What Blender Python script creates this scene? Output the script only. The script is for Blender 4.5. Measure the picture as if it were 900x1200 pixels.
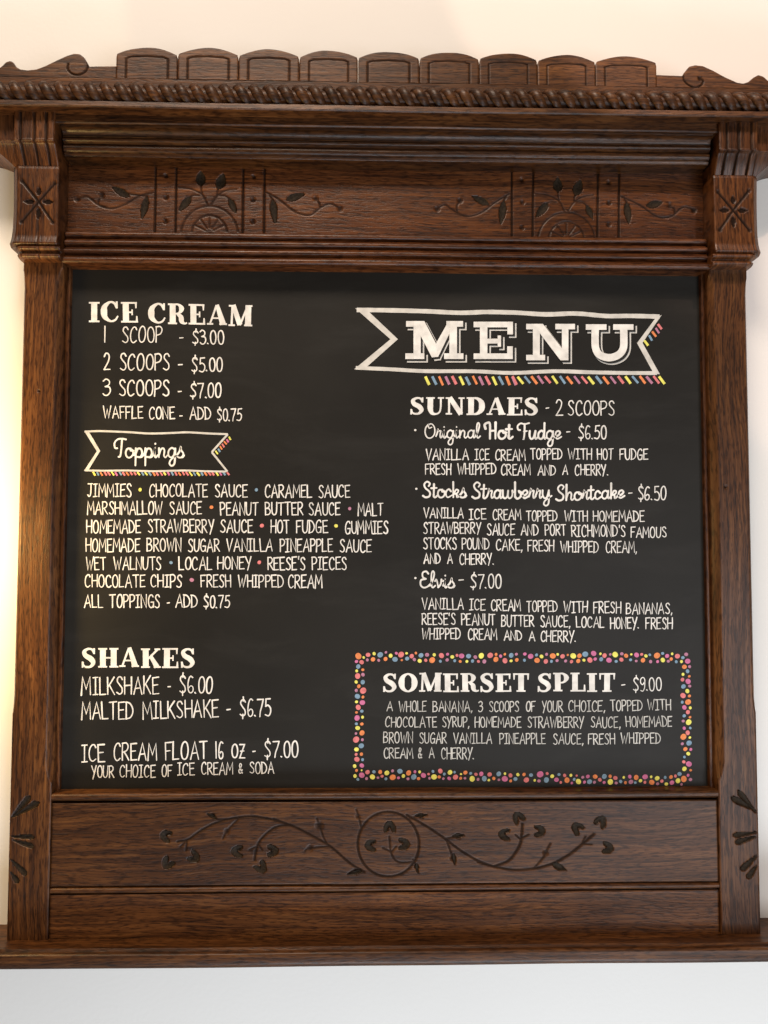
import bpy, math, random
import numpy as np
from mathutils import Matrix, Vector
random.seed(7); RNG = np.random.default_rng(11)
for o in list(bpy.data.objects): bpy.data.objects.remove(o)
S = bpy.context.scene; C = S.collection
# ------------------------------------------------------------------ camera
# World unit: 1 = the width over the two posts (about a metre). X right, Z up, -Y towards the viewer.
# y = 0 is the face of the posts; the wall stands behind it, the cornice in front.
F_PX = 1000.0; RX, RY, RZ = 0.0538, -0.0021, -0.0255; CAM = np.array([-0.0359, -1.1593, 0.0])
def _rot(rx, ry, rz):
    cx, sx, cy, sy, cz, sz = math.cos(rx), math.sin(rx), math.cos(ry), math.sin(ry), math.cos(rz), math.sin(rz)
    return np.array([[cz,-sz,0],[sz,cz,0],[0,0,1]]) @ np.array([[1,0,0],[0,cx,-sx],[0,sx,cx]]) @ np.array([[cy,0,sy],[0,1,0],[-sy,0,cy]])
M3 = _rot(RX, RY, RZ)
cam = bpy.data.cameras.new('camera'); camo = bpy.data.objects.new('camera', cam); C.objects.link(camo)
cam.sensor_fit = 'HORIZONTAL'; cam.sensor_width = 36; cam.lens = 36*F_PX/900; cam.clip_start = .01; cam.clip_end = 100
r, f, u = M3[:,0], M3[:,1], M3[:,2]
camo.matrix_world = Matrix(((r[0],u[0],-f[0],CAM[0]),(r[1],u[1],-f[1],CAM[1]),(r[2],u[2],-f[2],CAM[2]),(0,0,0,1)))
S.camera = camo
S.render.resolution_x, S.render.resolution_y = 768, 1024
S.view_settings.view_transform = 'Standard'; S.view_settings.look = 'None'
S.view_settings.exposure = -0.05; S.view_settings.gamma = 1.0
# ------------------------------------------------------------------ world and lamps
W = bpy.data.worlds.new('World'); S.world = W; W.use_nodes = True
W.node_tree.nodes['Background'].inputs[0].default_value = (1.0, .75, .57, 1)
W.node_tree.nodes['Background'].inputs[1].default_value = .17
def lamp(name, kind, loc, target, power, col, **kw):
    l = bpy.data.lights.new(name, kind); l.energy = power; l.color = col
    for k, v in kw.items(): setattr(l, k, v)
    o = bpy.data.objects.new(name, l); C.objects.link(o); o.location = loc
    o.rotation_euler = (Vector(target)-Vector(loc)).to_track_quat('-Z', 'Y').to_euler()
    return o
lamp('window_light', 'AREA', (1.35,-2.5,-.65), (.1,0,-.3), 33, (.93,.95,1.0), shape='RECTANGLE', size=1.1, size_y=1.2)
lamp('low_fill_light', 'AREA', (.35,-1.3,-1.95), (.0,.05,-.80), 40, (.80,.90,1.0), shape='RECTANGLE', size=1.6, size_y=.7)  # added fill to brighten the wall below the ledge, not a window
lamp('room_light', 'AREA', (-.45,-1.45,2.1), (0,0,.0), 54, (1.0,.82,.66), shape='RECTANGLE', size=1.0, size_y=.5)
lamp('wall_lamp', 'POINT', (-.655,-.14,.03), (0,0,0), 7.5, (1.0,.66,.22), shadow_soft_size=.04)
lamp('downlight_right', 'SPOT', (.75,-1.0,1.6), (1.069,.05,1.495), 30, (1.0,.64,.49), spot_size=math.radians(106.7), spot_blend=.02, shadow_soft_size=.012)
lamp('downlight_left', 'SPOT', (-.85,-.8,1.7), (-.731,.05,.863), 10, (1.0,.74,.45), spot_size=math.radians(30.7), spot_blend=.06, shadow_soft_size=.012)

# ------------------------------------------------------------------ measuring helpers
def at(px, py, e=0.0):
    """point on the plane that stands e in front of the post faces (photo measured at 900 x 1200)"""
    d = M3 @ np.array([(px-450)/F_PX, 1.0, -(py-600)/F_PX]); t = (-e-CAM[1])/d[1]
    return CAM + d*t
def X(px, py, e=0.0): return float(at(px, py, e)[0])
def Zc(py, e=0.0, px=450): return float(at(px, py, e)[2])
# ------------------------------------------------------------------ materials
def nmat(name):
    m = bpy.data.materials.new(name); m.use_nodes = True; nt = m.node_tree
    return m, nt, nt.nodes['Principled BSDF'], lambda t: nt.nodes.new('ShaderNode'+t), nt.links.new
def ramp(n, stops):
    cr = n.color_ramp
    while len(cr.elements) > 1: cr.elements.remove(cr.elements[-1])
    cr.elements[0].position = stops[0][0]; cr.elements[0].color = (*stops[0][1], 1)
    for p, c in stops[1:]: cr.elements.new(p).color = (*c, 1)
def wood(name, axis, tint=1.0, red=1.0, rough=.42):
    m, nt, b, N, L = nmat(name)
    tc = N('TexCoord'); oi = N('ObjectInfo'); vm = N('VectorMath'); vm.operation = 'MULTIPLY_ADD'
    cmb = N('CombineXYZ')
    for i in range(3): L(oi.outputs['Random'], cmb.inputs[i])
    sc = N('VectorMath'); sc.operation = 'SCALE'; sc.inputs['Scale'].default_value = 3.7; L(cmb.outputs[0], sc.inputs[0])
    add = N('VectorMath'); L(tc.outputs['Object'], add.inputs[0]); L(sc.outputs[0], add.inputs[1])
    # slow wander of the grain
    wn = N('TexNoise'); wn.inputs['Scale'].default_value = 3.5; wn.inputs['Detail'].default_value = 2; L(add.outputs[0], wn.inputs['Vector'])
    ws = N('VectorMath'); ws.operation = 'MULTIPLY_ADD'; ws.inputs[1].default_value = (.03,.03,.03); L(wn.outputs['Color'], ws.inputs[0]); L(add.outputs[0], ws.inputs[2])
    def noise(along, across, detail=4, rough=.55):
        mp = N('Mapping'); s = [across]*3; s[1] = across*(.35 if axis == 0 else .10); s[axis] = along; mp.inputs['Scale'].default_value = s
        L(ws.outputs[0], mp.inputs[0]); n = N('TexNoise'); n.inputs['Scale'].default_value = 1; n.inputs['Detail'].default_value = detail
        n.inputs['Roughness'].default_value = rough; L(mp.outputs[0], n.inputs['Vector']); return n.outputs['Fac']
    g1 = noise(7, 300, 4, .6); g2 = noise(75, 560, 2, .5); patch = noise(2.2, 26, 5, .6); fleck = noise(16, 150, 2)
    r1 = N('ValToRGB'); L(g1, r1.inputs[0])
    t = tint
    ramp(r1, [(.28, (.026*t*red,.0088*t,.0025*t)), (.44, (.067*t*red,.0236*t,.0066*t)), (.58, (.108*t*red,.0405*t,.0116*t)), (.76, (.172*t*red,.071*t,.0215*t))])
    # pores
    r2 = N('ValToRGB'); L(g2, r2.inputs[0]); ramp(r2, [(.36, (.24,.21,.20)), (.52, (1,1,1))])
    m1 = N('Mix'); m1.data_type = 'RGBA'; m1.blend_type = 'MULTIPLY'; m1.inputs[0].default_value = .80
    L(r1.outputs[0], m1.inputs[6]); L(r2.outputs[0], m1.inputs[7])
    r3 = N('ValToRGB'); L(patch, r3.inputs[0]); ramp(r3, [(.34, (.55,.51,.49)), (.52, (1,1,1)), (.68, (1.38,1.34,1.24))])
    m2 = N('Mix'); m2.data_type = 'RGBA'; m2.blend_type = 'MULTIPLY'; m2.inputs[0].default_value = .85
    L(m1.outputs[2], m2.inputs[6]); L(r3.outputs[0], m2.inputs[7])
    # medullary flecks, slightly paler
    r4 = N('ValToRGB'); L(fleck, r4.inputs[0]); ramp(r4, [(.60, (0,0,0)), (.72, (.35,.35,.35))])
    m3 = N('Mix'); m3.data_type = 'RGBA'; m3.blend_type = 'MIX'; L(r4.outputs[0], m3.inputs[0]); L(m2.outputs[2], m3.inputs[6])
    m3.inputs[7].default_value = (.19*t*red,.082*t,.027*t,1)
    # every board took the stain a little differently
    tv = N('MapRange'); L(oi.outputs['Random'], tv.inputs[0]); tv.inputs[3].default_value = .78; tv.inputs[4].default_value = 1.16
    hv = N('HueSaturation'); L(tv.outputs[0], hv.inputs['Value']); L(m3.outputs[2], hv.inputs['Color'])
    # old dark finish left in the cuts (painted on as a mesh attribute where the carver stained them)
    at_ = N('Attribute'); at_.attribute_name = 'stain'
    m4 = N('Mix'); m4.data_type = 'RGBA'; L(at_.outputs['Fac'], m4.inputs[0]); L(hv.outputs[0], m4.inputs[6]); m4.inputs[7].default_value = (.009,.0045,.0025,1)
    L(m4.outputs[2], b.inputs['Base Color'])
    mr = N('MapRange'); L(g1, mr.inputs[0]); mr.inputs[3].default_value = rough+.14; mr.inputs[4].default_value = rough-.10
    ra = N('Math'); ra.operation = 'MULTIPLY_ADD'; L(at_.outputs['Fac'], ra.inputs[0]); ra.inputs[1].default_value = .35; L(mr.outputs[0], ra.inputs[2]); L(ra.outputs[0], b.inputs['Roughness'])
    inv = N('MapRange'); L(at_.outputs['Fac'], inv.inputs[0]); inv.inputs[3].default_value = .10; inv.inputs[4].default_value = 0; L(inv.outputs[0], b.inputs['Coat Weight'])
    sp_ = N('MapRange'); L(at_.outputs['Fac'], sp_.inputs[0]); sp_.inputs[3].default_value = .24; sp_.inputs[4].default_value = .08; L(sp_.outputs[0], b.inputs['Specular IOR Level'])
    b.inputs['Coat Roughness'].default_value = .25
    bp = N('Bump'); bp.inputs['Strength'].default_value = .30; bp.inputs['Distance'].default_value = .0005
    ma = N('Math'); ma.operation = 'ADD'; L(g1, ma.inputs[0]); L(r2.outputs[0], ma.inputs[1]); L(ma.outputs[0], bp.inputs['Height'])
    L(bp.outputs[0], b.inputs['Normal'])
    return m
WX = wood('stained_oak_lengthwise', 0); WZ = wood('stained_oak_upright', 2)
WXR = wood('stained_oak_reddish', 0, .85, 1.15, .34); WD = wood('stained_oak_shaded', 0, .55, 1.0, .34); WZR = wood('stained_oak_upright_reddish', 2, .85, 1.08, .34); WR = wood('stained_oak_rope', 0, .62, 1.0, .46)  # WD: same oak, colour darkened to paint in the shade under the cornice
def simple(name, col, rough=.6, var=.0, scale=300, spec=.3, bump=0):
    m, nt, b, N, L = nmat(name); b.inputs['Roughness'].default_value = rough; b.inputs['Specular IOR Level'].default_value = spec
    tc = N('TexCoord'); n = N('TexNoise'); n.inputs['Scale'].default_value = scale; n.inputs['Detail'].default_value = 4; L(tc.outputs['Object'], n.inputs['Vector'])
    rp = N('ValToRGB'); L(n.outputs['Fac'], rp.inputs[0])
    ramp(rp, [(.3, tuple(c*(1-var) for c in col)), (.65, tuple(min(c*(1+var*.3), 1) for c in col))])
    L(rp.outputs[0], b.inputs['Base Color'])
    if bump:
        bp = N('Bump'); bp.inputs['Strength'].default_value = .4; bp.inputs['Distance'].default_value = bump; L(n.outputs['Fac'], bp.inputs['Height']); L(bp.outputs[0], b.inputs['Normal'])
    return m
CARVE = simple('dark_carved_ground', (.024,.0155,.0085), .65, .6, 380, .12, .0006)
CHALK = simple('chalk_paint_white', (.84,.81,.75), .85, .24, 75, .1)
CHALKF = simple('chalk_paint_faded', (.60,.58,.53), .85, .28, 75, .1)
CHALKG = simple('chalk_paint_grey_white', (.66,.63,.57), .85, .2, 90, .1)
DOTC = {'p':(.62,.18,.34), 'o':(.82,.27,.10), 'y':(.83,.78,.16), 'b':(.22,.34,.45), 'c':(.74,.22,.22), 'm':(.50,.22,.32)}
DOTM = {k: simple('chalk_paint_'+n, DOTC[k], .8, .22, 240, .15) for k, n in dict(p='pink', o='orange', y='yellow', b='blue', c='coral', m='mauve').items()}
def board_mat():
    m, nt, b, N, L = nmat('chalkboard_black')
    tc = N('TexCoord'); n = N('TexNoise'); n.inputs['Scale'].default_value = 7; n.inputs['Detail'].default_value = 6; L(tc.outputs['Object'], n.inputs['Vector'])
    n2 = N('TexNoise'); n2.inputs['Scale'].default_value = 700; n2.inputs['Detail'].default_value = 2; L(tc.outputs['Object'], n2.inputs['Vector'])
    rp = N('ValToRGB'); L(n.outputs['Fac'], rp.inputs[0]); ramp(rp, [(.3, (.0115,.0105,.0088)), (.7, (.0170,.0155,.0130))])
    mp = N('Mapping'); mp.inputs['Rotation'].default_value = (0, .5, 0); mp.inputs['Scale'].default_value = (5, 1, 19); L(tc.outputs['Object'], mp.inputs[0])
    n3 = N('TexNoise'); n3.inputs['Scale'].default_value = 1; n3.inputs['Detail'].default_value = 7; n3.inputs['Roughness'].default_value = .65; n3.inputs['Distortion'].default_value = .6; L(mp.outputs[0], n3.inputs['Vector'])
    r3 = N('ValToRGB'); L(n3.outputs['Fac'], r3.inputs[0]); ramp(r3, [(.50, (0,0,0)), (.82, (.030,.030,.030))])
    mx = N('Mix'); mx.data_type = 'RGBA'; L(r3.outputs[0], mx.inputs[0]); L(rp.outputs[0], mx.inputs[6]); mx.inputs[7].default_value = (.30,.29,.27,1)
    L(mx.outputs[2], b.inputs['Base Color']); b.inputs['Roughness'].default_value = .5; b.inputs['Specular IOR Level'].default_value = .20
    bp = N('Bump'); bp.inputs['Strength'].default_value = .25; bp.inputs['Distance'].default_value = .0003; L(n2.outputs['Fac'], bp.inputs['Height']); L(bp.outputs[0], b.inputs['Normal'])
    return m
BOARD = board_mat()
BLACKPAINT = simple('matt_black_paint', (.0145,.0132,.0112), .6, .05, 200, .3)
def wall_mat():
    m, nt, b, N, L = nmat('painted_plaster')
    tc = N('TexCoord'); n = N('TexNoise'); n.inputs['Scale'].default_value = 2.2; n.inputs['Detail'].default_value = 5; L(tc.outputs['Object'], n.inputs['Vector'])
    rp = N('ValToRGB'); L(n.outputs['Fac'], rp.inputs[0]); ramp(rp, [(.3, (.76,.74,.70)), (.7, (.80,.78,.74))]); L(rp.outputs[0], b.inputs['Base Color'])
    b.inputs['Roughness'].default_value = .7; b.inputs['Specular IOR Level'].default_value = .25
    n2 = N('TexNoise'); n2.inputs['Scale'].default_value = 160; n2.inputs['Detail'].default_value = 3; L(tc.outputs['Object'], n2.inputs['Vector'])
    bp = N('Bump'); bp.inputs['Strength'].default_value = .22; bp.inputs['Distance'].default_value = .001; L(n2.outputs['Fac'], bp.inputs['Height']); L(bp.outputs[0], b.inputs['Normal'])
    return m
# ------------------------------------------------------------------ mesh helpers
def link(name, me, mat, parent=None, smooth_angle=None):
    if mat and not len(me.materials): me.materials.append(mat)
    if smooth_angle:
        me.shade_smooth(); me.set_sharp_from_angle(angle=math.radians(smooth_angle))
    o = bpy.data.objects.new(name, me); C.objects.link(o)
    if parent: o.parent = parent
    return o
def mesh(name, V, Fc):
    me = bpy.data.meshes.new(name); me.from_pydata([tuple(v) for v in V], [], Fc); me.update(); return me
def grid(name, GX, GE, GZ, mat, parent, back, stain=None):
    """front surface: row 0 = top, columns left to right; GE = distance in front of the post faces; skirts go back to y=-back"""
    nr, nc = GX.shape; P = np.stack([GX, -GE, GZ], -1)
    idx = np.arange(nr*nc).reshape(nr, nc)
    q = np.stack([idx[:-1,:-1], idx[1:,:-1], idx[1:,1:], idx[:-1,1:]], -1).reshape(-1, 4)
    ring = np.concatenate([idx[0,:], idx[1:,-1], idx[-1,-2::-1], idx[-2:0:-1,0]])
    R1 = P.reshape(-1,3)[ring]; R2 = R1.copy(); R2[:,1] = -back; n = len(ring)
    V = np.concatenate([P.reshape(-1,3), R1, R2]); a = nr*nc + np.arange(n); b = a + n
    sk = np.stack([a, np.roll(a,-1), np.roll(b,-1), b], -1)
    Fq = np.concatenate([q, sk]).astype(np.int32)
    me = bpy.data.meshes.new(name); me.vertices.add(len(V)); me.vertices.foreach_set('co', V.astype(np.float32).ravel())
    me.loops.add(Fq.size); me.loops.foreach_set('vertex_index', Fq.ravel())
    me.polygons.add(len(Fq)); me.polygons.foreach_set('loop_start', np.arange(0, Fq.size, 4, dtype=np.int32))
    me.polygons.foreach_set('use_smooth', np.concatenate([np.ones(len(q), bool), np.zeros(n, bool)]))
    me.update(calc_edges=True)
    at_ = me.attributes.new('stain', 'FLOAT', 'POINT'); s = np.zeros(len(V), np.float32)
    if stain is not None: s[:nr*nc] = stain.ravel()
    at_.data.foreach_set('value', s)
    return link(name, me, mat, parent)
def axes(x0, x1, z0, z1, res):
    nx = max(3, int((x1-x0)/res)+1); nz = max(3, int((z1-z0)/res)+1)
    return np.meshgrid(np.linspace(x0, x1, nx), np.linspace(z1, z0, nz))
def soft_edges(GX, GZ, x0, x1, z0, z1, r=.0016):
    d = np.minimum(np.minimum(GX-x0, x1-GX), np.minimum(GZ-z0, z1-GZ)); k = np.clip(1-d/r, 0, 1)
    return -r*.7*k**2
def cat(pts, n=6, closed=False):
    P = [np.array(p, float) for p in pts]
    if len(P) < 3: return P
    if closed: Q = [P[-1]]+P+[P[0], P[1]]
    else: Q = [2*P[0]-P[1]]+P+[2*P[-1]-P[-2]]
    out = []
    for i in range(1, len(Q)-2):
        a, b, c, d = Q[i-1:i+3]
        for k in range(n):
            t = k/n; out.append(.5*((2*b)+(-a+c)*t+(2*a-5*b+4*c-d)*t*t+(-a+3*b-3*c+d)*t**3))
    out.append(Q[-2]); return out
class Carver:
    """collects V-gouge cuts and sunk leaves on a plane e in front of the posts"""
    def __init__(s, GX, GZ, e): s.GX, s.GZ, s.e = GX, GZ, e; s.D = np.zeros_like(GX); s.S = np.zeros_like(GX)
    def w(s, p): q = at(p[0], p[1], s.e); return np.array([q[0], q[2]])
    def line(s, pts, width=.0016, depth=.0014, curve=True, stain=.75, world=False):
        P = [np.array(p, float) if world else s.w(p) for p in pts]
        if curve and len(P) > 2: P = cat(P, 5)
        for a, b in zip(P[:-1], P[1:]):
            lo = np.minimum(a, b)-2.2*width; hi = np.maximum(a, b)+2.2*width
            mk = (s.GX > lo[0])&(s.GX < hi[0])&(s.GZ > lo[1])&(s.GZ < hi[1])
            if not mk.any(): continue
            x = s.GX[mk]; z = s.GZ[mk]; d = b-a; L2 = max(d@d, 1e-12); t = np.clip(((x-a[0])*d[0]+(z-a[1])*d[1])/L2, 0, 1)
            r = np.hypot(x-a[0]-t*d[0], z-a[1]-t*d[1])
            s.D[mk] = np.maximum(s.D[mk], depth*np.clip(1-r/width, 0, 1)**.8); s.S[mk] = np.maximum(s.S[mk], stain*np.clip(1.35-r/width, 0, 1))
    def dot(s, p, rpx=2.6, depth=.0028, stain=.85):
        c = s.w(p); r = rpx*.00118; d = np.hypot(s.GX-c[0], s.GZ-c[1])
        s.D = np.maximum(s.D, depth*np.clip(1.25-d/r, 0, 1)**.6); s.S = np.maximum(s.S, stain*np.clip(1.6-1.3*d/r, 0, 1))
    def poly(s, P, depth=.0022, stain=0):
        """sinks a closed world outline"""
        P = np.array(P); x0, z0 = P.min(0)-.001; x1, z1 = P.max(0)+.001
        mk = (s.GX > x0)&(s.GX < x1)&(s.GZ > z0)&(s.GZ < z1)
        if not mk.any(): return
        x = s.GX[mk]; z = s.GZ[mk]; ins = np.zeros(x.shape, bool)
        for (ax, az), (bx, bz) in zip(P, np.roll(P, -1, 0)):
            c = ((az > z) != (bz > z)); xi = ax+(z-az)*(bx-ax)/((bz-az) if abs(bz-az) > 1e-12 else 1e-12); ins ^= c & (x < xi)
        s.D[mk] = np.maximum(s.D[mk], depth*ins); s.S[mk] = np.maximum(s.S[mk], stain*ins)
def leaf_outline(a, b, w, n=9, asym=0.):
    a = np.array(a); b = np.array(b); d = b-a; L = np.linalg.norm(d); u_ = d/L; v = np.array([-u_[1], u_[0]])
    up = [a+u_*L*t+v*w*.5*(math.sin(math.pi*t**.8)**.9+asym*math.sin(math.pi*t)) for t in np.linspace(0, 1, n)]
    dn = [a+u_*L*t-v*w*.5*math.sin(math.pi*t**.8)**.9 for t in np.linspace(0, 1, n)]
    return up+dn[-2:0:-1], a, b
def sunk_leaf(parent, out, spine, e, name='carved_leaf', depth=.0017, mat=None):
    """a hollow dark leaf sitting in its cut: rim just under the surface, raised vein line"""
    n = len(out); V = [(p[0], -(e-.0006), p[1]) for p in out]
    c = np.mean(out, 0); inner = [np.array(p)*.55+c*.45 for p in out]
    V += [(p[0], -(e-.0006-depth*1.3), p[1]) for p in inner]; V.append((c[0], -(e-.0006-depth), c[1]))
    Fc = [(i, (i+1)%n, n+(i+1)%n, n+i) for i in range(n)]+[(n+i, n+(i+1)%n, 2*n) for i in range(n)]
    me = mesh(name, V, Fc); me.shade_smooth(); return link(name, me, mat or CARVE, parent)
def extrude(name, prof, x0, x1, mat, parent, seg=40, wob=.00022, angle=38, ends=True):
    """moulding: closed (e, z) profile run along X with the slight unevenness of old joinery"""
    n = len(prof); xs = np.linspace(x0, x1, seg+1); V = []; ph = RNG.uniform(0, 6, 4)
    for x in xs:
        de = wob*(math.sin(x*9+ph[0])+.6*math.sin(x*23+ph[1])); dz = wob*(math.sin(x*7+ph[2])+.6*math.sin(x*19+ph[3]))
        V += [(x, -(e_+de), z_+dz) for e_, z_ in prof]
    Fc = [(i*n+k, i*n+(k+1)%n, (i+1)*n+(k+1)%n, (i+1)*n+k) for i in range(seg) for k in range(n)]
    if ends: Fc += [tuple(range(n))[::-1], tuple(seg*n+k for k in range(n))]
    me = mesh(name, V, Fc)
    import bmesh
    bm = bmesh.new(); bm.from_mesh(me); bmesh.ops.recalc_face_normals(bm, faces=bm.faces); bm.to_mesh(me); bm.free()
    return link(name, me, mat, parent, angle)
def arc(cx, cz, r, a0, a1, n=8, ry=None):
    return [(cx+r*math.cos(math.radians(a0+(a1-a0)*k/n)), cz+(ry or r)*math.sin(math.radians(a0+(a1-a0)*k/n))) for k in range(n+1)]

# ------------------------------------------------------------------ the wall
WALL_E = -.05; BOARD_E = -.024
wm = mesh('wall', [(-4,-WALL_E,-3),(4,-WALL_E,-3),(4,-WALL_E,3),(-4,-WALL_E,3),(-4,-WALL_E+.1,-3),(4,-WALL_E+.1,-3),(4,-WALL_E+.1,3),(-4,-WALL_E+.1,3)],
          [(0,1,2,3),(5,4,7,6),(4,5,1,0),(1,5,6,2),(2,6,7,3),(3,7,4,0)])
wall = link('wall', wm, wall_mat()); wall['kind'] = 'structure'; wall['label'] = 'smooth cream painted wall behind the carved wooden frame'
# ------------------------------------------------------------------ the menu board: one thing
root = bpy.data.objects.new('menu_board', None); C.objects.link(root); root.location = (0, 0, 0)
root['label'] = 'hand-lettered ice cream menu chalkboard in a carved dark oak frame with cornice and ledge'; root['category'] = 'menu board'

B_IN = .4467; Z_SH = Zc(1097); Z_POST = Zc(303, .0)
# --- chalkboard
bz0, bz1 = Zc(940, BOARD_E), Zc(300, BOARD_E)
cb = mesh('chalkboard', [(-.46,-BOARD_E,bz0),(.46,-BOARD_E,bz0),(.46,-BOARD_E,bz1),(-.46,-BOARD_E,bz1),(-.46,-BOARD_E+.012,bz0),(.46,-BOARD_E+.012,bz0),(.46,-BOARD_E+.012,bz1),(-.46,-BOARD_E+.012,bz1)],
          [(0,1,2,3),(5,4,7,6),(4,5,1,0),(1,5,6,2),(2,6,7,3),(3,7,4,0)])
board = link('chalkboard', cb, BOARD, root)

# --- posts (chamfered with stops, palm-like gouges near the foot)
def post(s):
    x0, x1 = (-.5, -B_IN) if s < 0 else (B_IN, .5)
    GX, GZ = axes(x0, x1, Z_SH-.004, Z_POST+.004, .0013); E_ = soft_edges(GX, GZ, x0, x1, Z_SH-.1, Z_POST+.1, .0012)
    outer = (GX-x0) if s < 0 else (x1-GX); inner = (x1-GX) if s < 0 else (GX-x0)
    def chamf(d, za, zb, w, dep):
        run = np.clip((GZ-za)/.022, 0, 1)*np.clip((zb-GZ)/.022, 0, 1); run = np.sqrt(np.clip(run, 0, 1)); ww = w*run+1e-6
        return -dep*run*np.clip(1-d/ww, 0, 1)**1.1*1.0
    E_ = E_ + chamf(outer, Zc(835), Zc(322), .0042, .0045) + chamf(inner, Zc(915), Zc(318), .0082, .0085)
    c = Carver(GX, GZ, 0.0)
    if s < 0: G = [((40,175),(107,98),7.5),((46,172),(138,119),8),((38,242),(122,243),6.5),((46,254),(120,278),7),((34,322),(94,378),8),((33,365),(64,405),7)]; ox = 0
    else: G = [((866,158),(796,80),7.5),((862,150),(772,104),8),((868,226),(778,238),7),((868,240),(784,264),7),((868,308),(806,360),8),((868,342),(828,388),7.5)]; ox = 600
    leaves = []
    for a, b, w in G:
        A = c.w((ox+a[0]/3, 900+a[1]/3)); B = c.w((ox+b[0]/3, 900+b[1]/3)); lim = .4975
        A[0] = max(A[0], -lim) if s < 0 else min(A[0], lim)
        d = B-A; L = np.linalg.norm(d); u_ = d/L; v = np.array([-u_[1], u_[0]]); ww = w*.00118*.5
        out = [A+v*.0005]+[A+u_*L*t+v*ww*(t**.7)*math.sqrt(max(0, 1-((t-.72)/.28)**2) if t > .72 else 1) for t in np.linspace(.2, 1, 8)]
        out += [A+u_*L*t-v*ww*(t**.7)*math.sqrt(max(0, 1-((t-.72)/.28)**2) if t > .72 else 1) for t in np.linspace(.93, .2, 7)]+[A-v*.0005]
        c.poly(out, .0048, .45); leaves.append((out, a, b))
    c.dot((45.3,458) if s < 0 else (850.5,571), 1.5, .003)   # nail hole half way up
    E_ = E_ - c.D
    po = grid('post', GX, E_, GZ, WZ, root, WALL_E, c.S)
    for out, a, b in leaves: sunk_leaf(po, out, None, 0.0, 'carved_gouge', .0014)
    return po
post(-1); post(1)
# rebate strips beside the chalkboard
for s in (-1, 1):
    xa, xb = sorted((s*(B_IN-.0002), s*(B_IN-.0052)))
    GX, GZ = axes(xa, xb, Zc(930, -.014), Zc(309, -.014), .0026); GX, GZ = GX, GZ
    grid('rebate_strip', GX, -.015+soft_edges(GX, GZ, xa, xb, -9, 9, .0012), GZ, WZR, root, BOARD_E-.002)

# --- lower panels, beads and carving
def band(name, pya, pyb, e, mat, carve=None, res=.0011, x=B_IN-.0006, back=WALL_E, edge=.0014):
    z1, z0 = Zc(pya, e), Zc(pyb, e); GX, GZ = axes(-x, x, z0, z1, res); E_ = e+soft_edges(GX, GZ, -x, x, z0, z1, edge)
    E_ = E_ + .00035*(np.sin(GX*11)+.5*np.sin(GX*27+GZ*40))
    c = Carver(GX, GZ, e); leaves = []
    if carve: leaves = carve(c) or []
    o = grid(name, GX, E_-c.D, GZ, mat, root, back, c.S)
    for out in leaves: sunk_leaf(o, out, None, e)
    return o
def heart(c, x, y, ang, size=8.2):
    """two fat lobes meeting at an outer tip, open towards ang (degrees, photo sense, up = +90)"""
    p = c.w((x, y)); s = size*.00118; a = math.radians(ang); outs = []
    tip = p-s*.62*np.array([math.cos(a), math.sin(a)]); 
    pts = [(-.95,0),(-.82,.36),(-.48,.74),(.02,.98),(.6,1.06),(1.06,.92),(.98,.50),(.62,.28),(.34,.12),(.12,.0),(.34,-.12),(.62,-.28),(.98,-.50),(1.06,-.92),(.6,-1.06),(.02,-.98),(-.48,-.74),(-.82,-.36)]
    ca, sa = math.cos(a), math.sin(a); j = RNG.normal(0, .03, (len(pts), 2))
    out = [p+s*.78*np.array([(u_+ju)*ca-(v+jv)*sa, (u_+ju)*sa+(v+jv)*ca]) for (u_, v), (ju, jv) in zip(pts, j)]
    c.poly(out, .0048, .3)
    return out
def leaf(c, a, b, wpx):
    out, _, _ = leaf_outline(c.w(a), c.w(b), wpx*.00118); c.poly(out, .0046, .3); return out
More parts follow.
